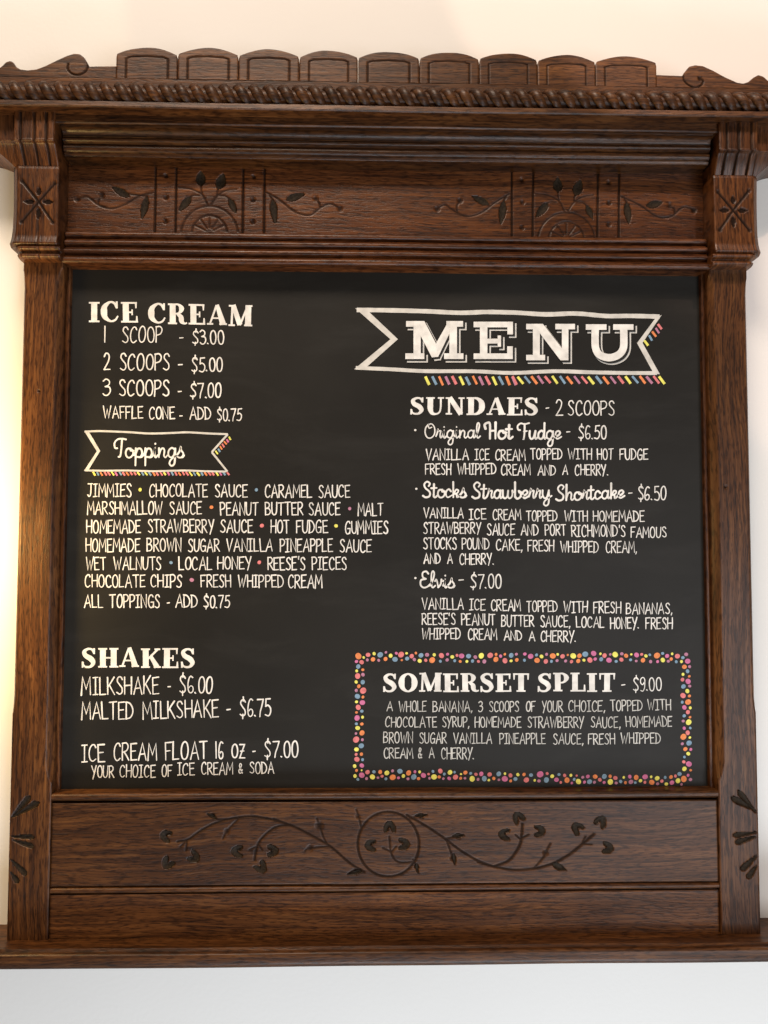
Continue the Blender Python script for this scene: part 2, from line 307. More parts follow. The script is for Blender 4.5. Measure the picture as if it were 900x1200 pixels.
def lower_carving(c):
    L = []; q = lambda s, ox, oy: (lambda *P: [(ox+x/s, oy+y/s) for x, y in P])
    l5 = q(5, 170, 930); m3 = q(3, 300, 900); r5 = q(5, 560, 930)
    W_ = dict(width=.00185, depth=.0017, stain=.85)
    c.line(l5((190,283),(250,270),(330,215),(420,170),(520,145),(620,135),(730,150),(830,180),(900,205))+m3((60,180),(130,205),(200,240),(260,275),(330,335),(380,365)), **W_)
    c.line([(455+36*math.cos(t), 989.3-38*math.sin(t)) for t in np.linspace(0, 2*math.pi, 40)], curve=False, **W_)
    c.line(l5((850,182),(760,200),(690,255),(655,310),(640,390)), **W_)
    for P in [l5((655,310),(610,330)), l5((662,300),(685,330)), l5((250,270),(205,312)), l5((245,275),(238,335)), l5((490,150),(420,150),(365,120)), l5((545,150),(500,195),(475,225),(455,265)),
              m3((250,270),(235,240),(222,200),(213,178)), m3((260,275),(190,282),(172,290)), m3((380,365),(350,358),(322,374)), m3((370,210),(360,170),(352,146)),
              m3((540,175),(600,165)), m3((665,248),(730,236)), m3((670,255),(690,310),(698,338)), m3((552,320),(562,345),(570,368)), m3((552,330),(500,330),(475,300),(468,240)), m3((475,295),(445,280)), m3((478,292),(492,276)),
              r5((250,265),(220,240)), r5((255,260),(297,238)), r5((330,435),(385,370),(395,345),(425,290)), r5((610,300),(632,250)), r5((620,295),(668,297))]:
        c.line(P, width=.0015, depth=.0014, stain=.8)
    c.line(m3((530,165),(600,205),(660,245),(720,290),(790,330),(850,350))+r5((0,400),(90,425),(200,445),(310,440),(420,415),(520,365),(600,305),(682,235)), **W_)
    c.line(r5((95,425),(180,390),(240,310),(255,250),(260,175)), **W_)
    for x, y, rr in [(.2*395+170, 930+.2*131, 2.6),(170+.2*478, 930+.2*223, 2.8),(300+222/3, 900+202/3, 4.2),(300+190/3, 900+282/3, 3.2),(300+350/3, 900+362/3, 2.6),(300+358/3, 900+172/3, 2.4),
                     (300+580/3, 900+170/3, 2.6),(300+710/3, 900+240/3, 3.0),(300+690/3, 900+318/3, 2.8),(300+562/3, 900+345/3, 2.6),(560+.2*395, 930+.2*347, 3.0)]:
        c.dot((x, y), rr, .002)
    L.append(leaf(c, r5((437,412))[0], r5((520,452))[0], 7))
    L.append(leaf(c, l5((418,145))[0], l5((362,118))[0], 4)); L.append(leaf(c, m3((372,362))[0], m3((325,374))[0], 4)); L.append(leaf(c, m3((694,300))[0], m3((700,340))[0], 4))
    L.append(leaf(c, m3((690,240))[0], m3((734,236))[0], 4.5)); L.append(leaf(c, m3((565,335))[0], m3((568,368))[0], 4)); L.append(leaf(c, m3((560,168))[0], m3((602,165))[0], 3.6))
    for x, y, a in [(300+470/3, 900+205/3, -90),(300+400/3, 900+273/3, 0),(300+522/3, 900+268/3, 180)]: L.append(heart(c, x, y, a))
    for x, y, a in [(118,248,-18),(130,412,52),(290,375,150),(535,341,0),(750,337,180),(682,435,130)]: L.append(heart(c, 170+x/5, 930+y/5, a))
    for x, y, a in [(235,138,-60),(152,240,0),(365,219,180),(580,200,-40),(725,162,-125),(765,320,170)]: L.append(heart(c, 560+x/5, 930+y/5, a))
    # old drying cracks at the left end
    c.line([(61,978.2),(70,978.4),(79,978.3)], width=.0011, depth=.001, stain=.6); c.line([(62,1024),(68,1025),(80,1026.2)], width=.001, depth=.001, stain=.5)
    return L
zb = Zc(929.3, -.001); xr = B_IN-.0006
extrude('panel_bead', [(BOARD_E-.01, zb+.001),(-.004, zb+.001)]+arc(-.004, zb-.0035, .0045, 90, -80, 10)+[(-.0065, zb-.010),(BOARD_E-.01, zb-.010)], -xr, xr, WX, root)
band('carved_panel', 939.5, 1036, -.0035, WX, lower_carving)
zq = Zc(1041, -.004)
extrude('panel_bead', [(BOARD_E-.01, zq+.0055),(-.0085, zq+.0055),(-.0085, zq+.0035)]+arc(-.0055, zq, .0036, 80, -80, 8)+[(-.0085, zq-.0035),(-.0085, zq-.0055),(BOARD_E-.01, zq-.0055)], -xr, xr, WX, root)
band('plain_panel', 1046.2, 1100, -.0035, WX, None, .0016)
# --- ledge
za = Zc(1097.5, 0); e2 = .028; zbm = Zc(1133, .046)
zt = Zc(1114.5, .040)
LEDGE = [(WALL_E, za-.001),(.004, za-.001)]+[(.004+.030*t, za-.001+(zt-za+.005)*t**1.6) for t in (.2,.4,.6,.8,1.0)]+[(.036, zt+.0008)]+arc(.0415, zt-.0025, .0040, 110, 0, 6)+[(.0462, zt-.010),(.0455, zbm+.003),(.043, zbm),(WALL_E, zbm)]
extrude('ledge', LEDGE, -.575, .575, WX, root, 60, .0003)

# --- frieze
def frieze_carving(c):
    L = []; q = lambda s, ox, oy: (lambda *P: [(ox+x/s, oy+y/s) for x, y in P]); V_ = dict(width=.0016, depth=.0030, curve=False, stain=.95)
    for x0, y0, x1, y1 in [(182.8,188,181.2,272),(207,188,205.5,272),(285.3,190,284.2,273),(310.2,190,309.3,273),(599.6,192,600,279),(625,192,624.2,279),(701,194,700,280),(725.8,194,725.2,280)]:
        c.line([(x0, y0), (x1, y1)], **V_)
    for p in [(194.6,205.8),(194.4,231.5),(193.8,259.4),(297.4,206.8),(296.4,234),(296.2,259.8),(611.3,211),(612,237.2),(611.7,266.8),(713.3,213.8),(713.6,237.8),(713.2,263.4)]: c.dot(p, 2.7)
    for cx, ty, oy in [(245.3,241.3,0),(663.8,248.7,6)]:
        for R_, tt in ((33.4, ty), (20.7, ty+11.3)):
            cy = tt+R_; c.line([(cx+R_*math.cos(t), cy-R_*math.sin(t)) for t in np.linspace(.1, math.pi-.1, 26)], width=.0015, depth=.0013, curve=False, stain=.7)
        cy = ty+33
        for a in (28, 58, 90, 122, 152): c.line([(cx+5*math.cos(math.radians(a)), cy-2-5*math.sin(math.radians(a))), (cx+19*math.cos(math.radians(a)), cy-2-17.5*math.sin(math.radians(a)))], width=.0013, depth=.0012, stain=.65)
        # darker ring ground between the arcs is a shallow sunk band
        z = q(5.625, cx-245.3+170, ty-241.3+180); T = dict(width=.0014, depth=.0012, stain=.75)
        c.line(z((410,335),(375,270),(300,232),(218,222)), **T); c.line(z((375,270),(370,235),(368,200)), **T); c.line(z((358,275),(315,275),(285,292)), **T)
        c.line(z((435,335),(472,282),(530,242),(602,232)), **T); c.line(z((475,275),(478,240),(488,215)), **T); c.line(z((490,276),(530,280),(560,302)), **T)
        L.append(leaf(c, z((366,212))[0], z((368,112))[0], 11.5)); L.append(leaf(c, z((482,235))[0], z((520,128))[0], 11.5))
        L.append(leaf(c, z((302,282))[0], z((222,378))[0], 9)); L.append(leaf(c, z((556,296))[0], z((598,394))[0], 7.5))
    T = dict(width=.0015, depth=.0014, stain=.8)
    for z, main, br, d1, d2, l1, l2 in [
        (q(3,0,40), ((282,575),(310,573),(345,600),(390,613),(440,598),(490,568),(545,555)), ((345,600),(346,585),(355,572)), (272,580), (358,569), ((455,572),(392,535)), ((517,570),(497,652))),
        (q(3,300,40), ((35,555),(80,580),(140,625),(190,635),(225,610),(260,595),(290,608)), ((226,608),(222,592),(212,580)), (295,614), (210,577), ((105,582),(172,560)), ((58,580),(68,668))),
        (q(3,300,40), ((892,560),(840,592),(790,628),(740,640),(695,620),(665,600),(642,610)), ((708,628),(706,605),(715,590)), (637,615), (717,585), ((820,600),(758,568)), ((872,585),(860,670))),
        (q(3,600,40), ((385,570),(450,600),(510,640),(560,640),(600,608),(632,612)), ((572,634),(572,615),(560,606)), (640,620), (556,602), ((472,604),(532,590)), ((403,590),(412,668)))]:
        c.line(z(*main), **T); c.line(z(*br), **T); c.dot(z(d1)[0], 3.2, .002); c.dot(z(d2)[0], 3.2, .002)
        L.append(leaf(c, z(l1[0])[0], z(l1[1])[0], 8.5)); L.append(leaf(c, z(l2[0])[0], z(l2[1])[0], 8.5))
        c.line([z((main[-1] if z(*main)[-1][0] < 0 else main[0]))[0], z(l2[0])[0]] if False else [z(l2[0])[0], (z(l2[0])[0][0]+(z(main[0])[0][0]-z(l2[0])[0][0])*.35, z(l2[0])[0][1]-4)], **T)
    return L
FR_E = -.022
frz = band('frieze_panel', 176, 277, FR_E, WXR, frieze_carving, .0011, B_IN+.004)
# dark recess cheeks at both ends of the frieze
# --- reeded moulding under the frieze
def reeds():
    zs = [Zc(p, e_) for p, e_ in ((275,-.006),(284.5,-.003),(294.5,.000),(304,.004))]
    P = [(BOARD_E-.012, zs[0]+.001),(-.010, zs[0]+.001)]
    for k, z in enumerate(zs):
        e_ = (-.006,-.003,.000,.005)[k]; r_ = .0042 if k < 3 else .0052
        P += arc(e_-r_*.7, z-r_*.9, r_, 95, -62, 8, r_*.92)
        if k < 3: P += [(e_-r_*1.0, z-r_*2.05)]
    zend = zs[3]-.0072
    P += [(.001, zend-.0002),(-.010, zend-.0015),(BOARD_E-.012, zend-.0025)]
    return extrude('reeded_moulding', P, -xr, xr, WXR, root, 40, .00025)
reeds()
# --- cornice: cove and roll, fascia, fillet
zf1, zf0 = Zc(132.5, .028), Zc(149.5, .028)
extrude('fascia', [(WALL_E, zf1),(.028, zf1),(.0285, zf0+.0015),(.027, zf0),(WALL_E, zf0)], -B_IN-.012, B_IN+.012, WX, root)
zc0 = Zc(165, .014); zb1 = Zc(169.5, .012); zb2 = Zc(182, .008); zend = Zc(189, .000)
COVE = [(WALL_E, zf0-.0003),(.0245, zf0-.0003),(.0240, zf0-.003)]+[(.0240-.0105*math.sin(t*1.57), zf0-.003-(zf0-.003-zc0)*(1-math.cos(t*1.57))**.85) for t in np.linspace(.1, 1, 8)]
COVE += [(.0150, zc0-.0005)]+arc(.0125, zb1+.0005, .0028, 70, -70, 6)+[(.0100, zb1-.0038)]+arc(.0055, (zb1-.0038+zb2)/2-.001, .0058, 60, -75, 9)+[(.0065, zend+.0002),(.005, zend-.0015),(FR_E-.002, zend-.0022),(WALL_E, zend-.002)]
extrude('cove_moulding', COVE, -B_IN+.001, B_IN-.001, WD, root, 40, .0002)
zfi1, zfi0 = Zc(123.2, .048), Zc(130.8, .048)
extrude('cornice_fillet', [(WALL_E, zfi1),(.046, zfi1),(.0485, zfi1-.0012),(.049, zfi0+.0015),(.0475, zfi0),(WALL_E, zfi0)], -.585, .585, WX, root, 60)
# --- rope moulding
zr = (Zc(103.0, .040)+zfi1)/2-.0004; rr = (Zc(103.0, .040)-zfi1)/2+.0004
core = [(WALL_E, zr+rr),(.030, zr+rr)]+arc(.037, zr, rr*.70, 88, -88, 10)+[(.030, zr-rr),(WALL_E, zr-rr)]
rope = extrude('rope_moulding', core, -.585, .585, WR, root, 60)
def twist_mesh(seed):
    rg = np.random.default_rng(seed); n, m = 12, 8; V = []; jw = rg.normal(0, .00022)
    for i in range(n+1):
        t = -1+2*i/n; a = t*math.radians(88); c_ = np.array([.0122*(-t), -(.037+rr*.74*math.cos(a)), zr+rr*.86*math.sin(a)])
        w = (.0070+jw)*math.sqrt(max(.0, 1-abs(t)**3))+.0008; h = .0045*math.sqrt(max(0, 1-abs(t)**3))+.0004
        nrm = np.array([0, -math.cos(a), math.sin(a)]); side = np.array([.86, -.30*math.sin(a), .30*math.cos(a)])
        for k in range(m): p = 2*math.pi*k/m; V.append(c_+side*w*math.cos(p)+nrm*h*math.sin(p))
    Fc = [(i*m+k, i*m+(k+1)%m, (i+1)*m+(k+1)%m, (i+1)*m+k) for i in range(n) for k in range(m)]+[tuple(range(m)), tuple(n*m+k for k in range(m))[::-1]]
    me = mesh('rope_twist', V, Fc); me.shade_smooth(); me.materials.append(WR); return me
TM = [twist_mesh(k) for k in range(5)]; p_ = .0199
k0 = X(18, 113, .05)
for k in range(-6, 70):
    x = k0+k*p_
    if abs(x) > .577: continue
    o = bpy.data.objects.new('rope_twist', TM[k % 5]); C.objects.link(o); o.parent = rope; o.location = (x+random.uniform(-.0004, .0004), 0, 0); o.scale = (random.uniform(.94, 1.04), 1, 1)

# --- crest: plinth strip, nine arched tiles, scrolled ends
CE = .032; zc_top = Zc(103.2, .036)
zs1 = Zc(93.5, CE, 450)+0; ztile = Zc(96.5, CE)
crest = extrude('crest_board', [(.010, zc_top-.003),(CE+.0005, zc_top-.003),(CE+.0008, ztile-.001),(CE-.001, ztile),(.010, ztile)], -.585, .585, WX, root, 60)
TB = [136,208.3,279.6,350.8,419.6,491.5,561.5,629.6,697.6,769.3]; TY = [56,56.3,58,59.5,61,61.7,62.8,64.6,66.3]
def crest_tile(k):
    xa, xb = X(TB[k]+.35, 75, CE), X(TB[k+1]-.35, 75, CE); xm = (xa+xb)/2; cpx = (TB[k]+TB[k+1])/2
    zt_ = Zc(TY[k], CE, cpx); rise = .0095+random.uniform(-.0008, .0008); zbase = ztile-.0004
    nx, nz = 68, 44; xs = np.linspace(xa, xb, nx); u_ = (xs-xm)/((xb-xa)/2)
    top = zt_-rise*np.abs(u_)**2.1-.004*np.clip((np.abs(u_)-.965)/.035, 0, 1)**1.5+.0003*np.sin(u_*5+k)
    v = np.linspace(0, 1, nz)[:,None]; GX = np.repeat(xs[None,:], nz, 0); GZ = top[None,:]*(1-v)+zbase*v
    d = np.minimum(np.minimum(GX-xa, xb-GX), top[None,:]-GZ); E_ = CE+.001-.0008*np.clip(1-d/.0010, 0, 1)**2
    c = Carver(GX, GZ, CE); il = 11.5*.00112; za_ = zt_-.0122
    L = [(xa+il, zbase-.001),(xa+il, za_-.0035),(xa+il*1.5, za_-.0012),(xm, za_),(xb-il*1.5, za_-.0012),(xb-il, za_-.0035),(xb-il, zbase-.001)]
    c.line(L, width=.0011, depth=.0016, curve=False, stain=.9, world=True)
    grid('crest_tile', GX, E_-c.D, GZ, WX, crest, .012, c.S)
for k in range(9): crest_tile(k)
def crest_scroll(s):
    if s < 0:
        P = [(136,77.5),(103.6,78),(102.9,74),(98.7,67.3),(93.3,63.3),(86.7,62.9),(78.7,65.3),(66.7,70.7),(53.3,77.3),(42.7,81.3),(32,82.4),(24,81.3),(19.3,78.7),(16,73.3),(12,71.3),(7.3,72.7),(2.7,77.3),(-2,80.5),(-9,81)]
        sp = [(80,75.3),(79.3,80.7),(83.3,86),(90.7,88),(98.7,85.3),(102.7,79.3),(102.9,75)]; dt = (90.5,80)
        W_ = [(X(a, b, CE), Zc(b, CE, a)) for a, b in P][::-1]
    else:
        P = [(769.3,87.8),(799.8,89),(801,86),(807.6,78),(814.8,76.4),(823.5,77.3),(835,82.4),(849.5,90.4),(864,96.8),(871,97.9),(877,96),(882.7,91),(888.5,87.9),(894.3,89.6),(900,94.7),(907,97.5),(914,98)]
        sp = [(800.3,89),(802.5,96.1),(809,101.2),(816.2,102.3),(822,99.7),(823.8,95.4),(820.6,91.8),(818.4,91)]; dt = (820,92.5)
        W_ = [(X(a, b, CE), Zc(b, CE, a)) for a, b in P]
    xs_ = np.array([w[0] for w in W_]); zs_ = np.array([w[1] for w in W_]); order = np.argsort(xs_); xs_, zs_ = xs_[order], zs_[order]
    xa, xb = xs_[0], xs_[-1]; nx, nz = 190, 40; xs = np.linspace(xa, xb, nx)
    lin = np.interp(xs, xs_, zs_); ker = np.array([.25,.5,.25]); sm = np.convolve(np.pad(lin, 1, 'edge'), ker, 'valid'); top = sm
    zbase = ztile-.0004; v = np.linspace(0, 1, nz)[:,None]; GX = np.repeat(xs[None,:], nz, 0); GZ = top[None,:]*(1-v)+zbase*v
    d = np.minimum(top[None,:]-GZ, 1); E_ = CE+.0008-.001*np.clip(1-d/.0015, 0, 1)**2
    c = Carver(GX, GZ, CE); c.line(sp, width=.0014, depth=.0018, stain=.85)
    if s > 0: c.dot(dt, 2.4, .0022)
    grid('crest_scroll', GX, E_-c.D, GZ, WX, crest, .012, c.S)
crest_scroll(-1); crest_scroll(1)

# --- corbels, rosette blocks and collars (left measured, right its mirror)
def column_top(s):
    m = (lambda x: x) if s < 0 else (lambda x: -x)
    def build(name, rows, e_fun, xi, xo_fun, cuts, mat, ncol=64, back=WALL_E, leaves=()):
        GZ = np.repeat(np.array(rows)[:,None], ncol, 1); t = np.linspace(0, 1, ncol)[None,:]
        XO = np.array([xo_fun(z) for z in rows])[:,None]; XI = np.array([xi(z) if callable(xi) else xi for z in rows])[:,None]
        GX = XO*(1-t)+XI*t; E_ = e_fun(GX, GZ)
        if s > 0: GX = -GX[:, ::-1]; E_ = E_[:, ::-1]
        c = Carver(GX, GZ, .016); cuts(c)
        return grid(name, GX, E_-c.D, GZ, mat, root, back, c.S)
    # corbel
    EF = .034; zt_ = Zc(130.2, EF, 40); zk = Zc(163, EF, 40); zl = Zc(193.5, .016, 40)
    xin = X(63.6, 145, EF); xfl = X(16, 145, EF); xlow = X(15, 193, .016)
    g = [X(24, 145, EF), X(40, 145, EF), X(54, 145, EF)]
    rows = np.concatenate([np.linspace(zt_, zk, 22), np.linspace(zk, zl, 48)[1:]])
    def ef(GX, GZ):
        t = np.clip((zk-GZ)/(zk-zl), 0, 1)
        e_ = np.where(GZ >= zk, EF, .0145+(EF+.0025-.0145)*np.clip(1-t**.62, 0, 1)*np.where(t < .10, 1, 1))
        e_ = np.where((t > 0)&(t < .12), EF+.0030*np.sin(np.clip(t/.12, 0, 1)*math.pi*.8)-(t/.12)**2*.0035, e_)
        k = np.clip((xfl-GX)/.001, 0, 1); e_ = e_-np.where(GZ >= zk, .010, .003)*k
        return e_-.0012*np.clip(1-(xin-GX)/.0015, 0, 1)**2
    xo = lambda z: (-.575 if z >= zk else xlow-(xlow+.575)*max(0, 1-((zk-z)/(zk-zl))**.42))
    xii = lambda z: xin
    def cuts(c):
        for x in g: c.line([(m(x), zt_+.01), (m(x), zl-.002)], width=.0016, depth=.0034, curve=False, stain=.95, world=True)
    build('corbel', rows, ef, xii, xo, cuts, WZR, 90)
    # rosette block
    BE = .0158; z1, z0 = Zc(194, BE, 45), Zc(287.5, BE+.003, 45); xi_ = X(68.3, 240, BE); xb_ = X(15.2, 200, .012)
    rows = np.linspace(z1, z0, 82)
    def bo(z): t = (z1-z)/(z1-z0); return xb_+.0012*math.sin(t*3.1)-(.0020*max(0, t-.75)/.25 if t > .75 else 0)
    def eb(GX, GZ):
        t = np.clip((z1-GZ)/(z1-z0), 0, 1); e_ = BE+.0030*np.clip((t-.86)/.10, 0, 1)**1.5-.006*np.clip((t-.965)/.035, 0, 1)**1.5-.0012*np.clip(1-t/.03, 0, 1)
        XO = np.vectorize(bo)(GZ); e_ = e_-.0065*np.clip(1-(GX-XO)/.0075, 0, 1)
        return e_-.0012*np.clip(1-(xi_-GX)/.0015, 0, 1)**2
    def star(c):
        cx_, cz_ = (X(45.2, 236, BE), Zc(236, BE, 45)); hx, hz = .0225, .0295
        for dx, dz in ((-1,.95),(.93,.86),(-.98,-.95),(.86,-.95)):
            P = (m(cx_+dx*hx), cz_+dz*hz); c.line([(m(cx_), cz_), P], width=.0019, depth=.0022, stain=1, world=True)
            r_ = np.hypot(c.GX-P[0], c.GZ-P[1]); c.D = np.maximum(c.D, .002*np.clip(1.3-r_/.0028, 0, 1)); c.S = np.maximum(c.S, .9*np.clip(1.5-r_/.0028, 0, 1))
        r_ = np.hypot(c.GX-m(cx_), c.GZ-cz_); c.D = np.maximum(c.D, .0018*np.clip(1.3-r_/.0026, 0, 1)); c.S = np.maximum(c.S, .9*np.clip(1.5-r_/.0026, 0, 1))
        for dx, dz, L_ in ((-1,0,.0150),(1,0,.0150),(0,1,.0125),(0,-1,.0165)):
            a = np.array([m(cx_+dx*.0055), cz_+dz*.0085]); b = a+np.array([m(dx)*L_, dz*L_]) if s < 0 else a+np.array([-dx*L_, dz*L_])
            out, _, _ = leaf_outline(a, b, .0068); c.poly(out, .0024, .95); outs.append(out)
        c.line([(m(cx_+.0003), cz_-.022), (m(cx_+.0003), z0-.01)], width=.0009, depth=.0012, stain=.85, world=True) if s < 0 else None
    outs = []
    blk = build('rosette_block', rows, eb, xi_, bo, star, WZR, 52)
    # collar
    z1, z0 = Zc(287.8, .018, 45), Zc(304, .012, 45); CEe = .0185
    rows = np.linspace(z1, z0, 40)
    def prof(t): return np.where(t < .36, .0195-.003*np.abs((t-.18)/.18)**2.2, np.where(t < .56, .0125, .0185-.0045*np.abs((t-.78)/.22)**2.2))
    xo_ = X(17.5, 290, .015); xo2 = X(24.5, 304, .006)
    def co(z): t = (z1-z)/(z1-z0); return xo_+(xo2-xo_)*t**1.5+(.0018 if .36 < t < .56 else 0)
    def ec(GX, GZ):
        t = np.clip((z1-GZ)/(z1-z0), 0, 1); XO = np.vectorize(co)(GZ)
        return prof(t)-.005*np.clip(1-(GX-XO)/.006, 0, 1)-.0012*np.clip(1-(X(70,295,CEe)-GX)/.0015, 0, 1)**2
    build('collar', rows, ec, X(70, 295, CEe), co, lambda c: (c.line([(m(X(45.5,295,.018)), z1+.01),(m(X(45.5,295,.018)), z0-.01)], width=.0009, depth=.0012, stain=.85, world=True) if s < 0 else None), WZR, 44)
column_top(-1); column_top(1)

# ------------------------------------------------------------------ lettering
LIFT = [0]
class Paint:
    """flat brush strokes on the chalkboard; every stroke sits a hair above the one before"""
    def __init__(s): s.V = []; s.F = []
    def P(s, px, py): p = at(px, py, BOARD_E+.0004); return p
    def ribbon(s, pts, widths, cap=True, closed=False, level=0):
        n = len(pts); LIFT[0] += 1; e = BOARD_E+.0004+level*.0005+(LIFT[0] % 41)*.00001
        if n < 2: return
        Q = np.array(pts, float); w = np.array(widths if hasattr(widths, '__len__') else [widths]*n, float)*.5
        if closed: d = np.roll(Q, -1, 0)-np.roll(Q, 1, 0)
        else: d = np.gradient(Q, axis=0)
        seg = np.diff(np.vstack([Q, Q[:1]]) if closed else Q, axis=0); seg /= np.linalg.norm(seg, axis=1)[:,None]+1e-9
        nr = []
        for i in range(n):
            a = seg[i-1] if (i > 0 or closed) else seg[0]; b = seg[i] if i < len(seg) else seg[-1]
            t = a+b; L = np.linalg.norm(t); t = t/L if L > 1e-6 else b; na = np.array([-t[1], t[0]]); cs = max(.55, abs(na@np.array([-b[1], b[0]]))); nr.append(na/cs)
        nr = np.array(nr); Lf = Q+nr*w[:,None]; Rt = Q-nr*w[:,None]; b0 = len(s.V)
        def add(p): q = at(p[0], p[1], e); s.V.append((q[0], q[1], q[2]))
        for i in range(n): add(Lf[i]); add(Rt[i])
        m = n if closed else n-1
        for i in range(m): j = (i+1) % n; s.F.append((b0+2*i, b0+2*i+1, b0+2*j+1, b0+2*j))
        if cap and not closed:
            for i, sg in ((0, -1), (n-1, 1)):
                t = seg[0] if i == 0 else seg[-1]; nn = np.array([-t[1], t[0]])*w[i]; base = len(s.V)
                ang = [k*math.pi/5 for k in range(6)]
                for a in ang: add(Q[i]+nn*math.cos(a)+sg*t*w[i]*math.sin(a))
                s.F.append(tuple(range(base, base+6)))
    def disc(s, x, y, r, n=14):
        LIFT[0] += 1; e = BOARD_E+.0004+(LIFT[0] % 41)*.00001; b0 = len(s.V); ph = random.random()*6
        for k in range(n):
            a = 2*math.pi*k/n; rr_ = r*(1+.06*math.sin(2*a+ph)); q = at(x+rr_*math.cos(a), y+rr_*math.sin(a), e); s.V.append(tuple(q))
        s.F.append(tuple(range(b0, b0+n)))
    def poly(s, pts, level=0):
        LIFT[0] += 1; e = BOARD_E+.0004+level*.0005+(LIFT[0] % 41)*.00001; b0 = len(s.V)
        for x, y in pts: s.V.append(tuple(at(x, y, e)))
        s.F.append(tuple(range(b0, b0+len(pts))))
    def done(s, name, mat, label=None):
        me = mesh(name, s.V, s.F); o = link(name, me, mat, board)
        if label: o['label'] = label
        return o
def G(w, *st): return (w, st)
def num(t): return [tuple(map(float, p.split(','))) for p in t.split()]
CAPS = {
'A': '.50|l 0,0 .27,1 .50,0|l .10,.34 .41,.37', 'B': '.42|l .02,0 0,1|c 0,.99 .24,.98 .35,.8 .26,.6 .03,.52|c .03,.52 .3,.5 .42,.28 .3,.05 .0,.01',
'C': '.42|c .40,.82 .32,.98 .18,.97 .05,.76 .01,.42 .07,.12 .22,0 .40,.13', 'D': '.44|l .02,0 0,1|c -.04,.99 .22,.93 .41,.64 .42,.34 .27,.08 -.02,0',
'E': '.38|l .37,1 .0,.97 .02,0 .39,.02|l .02,.52 .31,.55', 'F': '.37|l .38,1 0,.97 .01,0|l .01,.5 .29,.53',
'G': '.44|c .40,.85 .31,.99 .16,.95 .03,.68 .02,.3 .12,.03 .29,.01 .40,.16|l .22,.42 .43,.43 .41,.02', 'H': '.43|l 0,1 .01,0|l .43,1 .42,0|l 0,.5 .42,.52',
'I': '.30|l .15,1 .15,0|l .0,.98 .30,1|l 0,0 .31,.02', 'J': '.36|l .0,.99 .36,1.0|c .24,1 .25,.5 .21,.1 .1,0 .0,.13',
'K': '.43|l 0,1 .01,0|l .41,1.02 .03,.44|l .11,.56 .44,-.02', 'L': '.36|l 0,1 .01,.0 .37,.02', 'M': '.56|l 0,-.02 .05,1 .29,.32 .51,1 .57,0', 'N': '.44|l .01,0 .0,1 .41,0 .44,1.02',
'O': '.44|o .24,1 .08,.86 .01,.5 .07,.12 .22,0 .37,.12 .44,.5 .38,.86', 'P': '.38|l .01,0 0,1|c -.02,.97 .24,.99 .38,.80 .29,.53 .02,.43',
'R': '.42|l .01,0 0,1|c -.02,.97 .24,.99 .37,.80 .28,.56 .02,.46|l .12,.48 .43,0', 'S': '.38|c .36,.84 .26,.99 .10,.95 .05,.75 .18,.55 .33,.36 .34,.12 .19,0 .01,.1',
'T': '.44|l -.01,.97 .45,1.0|l .22,.98 .23,0', 'U': '.42|c 0,1 .0,.6 .03,.2 .14,.02 .28,.03 .38,.2 .41,.6 .42,1', 'V': '.46|l 0,1 .22,0 .46,1.02',
'W': '.62|l 0,1 .15,0 .32,.72 .43,0 .62,1.02', 'Y': '.42|l 0,1 .20,.46|l .43,1.02 .12,-.10', 'Z': '.40|l .02,1 .38,1 .02,0 .40,.0|l .08,.5 .34,.52',
'0': '.38|o .21,1 .06,.86 .01,.5 .06,.12 .19,0 .32,.12 .38,.5 .33,.86', '1': '.10|l .06,1 .04,0', '2': '.40|c .02,.80 .1,.97 .24,.98 .34,.8 .28,.5 .13,.22 .0,0|l .0,.0 .40,.01',
'3': '.36|c .02,.88 .16,1 .32,.88 .3,.66 .12,.54|c .12,.54 .32,.50 .37,.26 .25,.03 .09,.0 .0,.1', '5': '.38|l .36,1 .08,.98 .05,.56|c .05,.56 .2,.62 .36,.46 .36,.2 .22,.0 .0,.06',
'6': '.36|c .33,.92 .2,1 .08,.82 .02,.45 .06,.1 .2,0 .33,.12 .33,.34 .2,.42 .07,.30', '7': '.38|l .0,.98 .38,1|c .38,1 .28,.6 .18,.3 .14,-.02', '9': '.36|c .33,.66 .18,.48 .04,.62 .05,.88 .2,1 .34,.86 .35,.5 .32,.2 .2,.0 .05,.06',
'$': '.38|c .36,.84 .26,.97 .10,.93 .05,.75 .18,.55 .33,.36 .34,.14 .19,.03 .01,.12|l .22,1.14 .21,.88|l .19,.12 .18,-.13', '.': '.07|l .0,.05 .05,.01', ',': '.10|l .08,.05 .02,-.16',
'-': '.30|l 0,.45 .3,.47', '&': '.46|c .44,.0 .24,.40 .10,.72 .18,1 .34,.86 .22,.56 .03,.3 .08,.02 .28,.02 .44,.36', "'": '.08|l .05,1.02 .03,.80'}
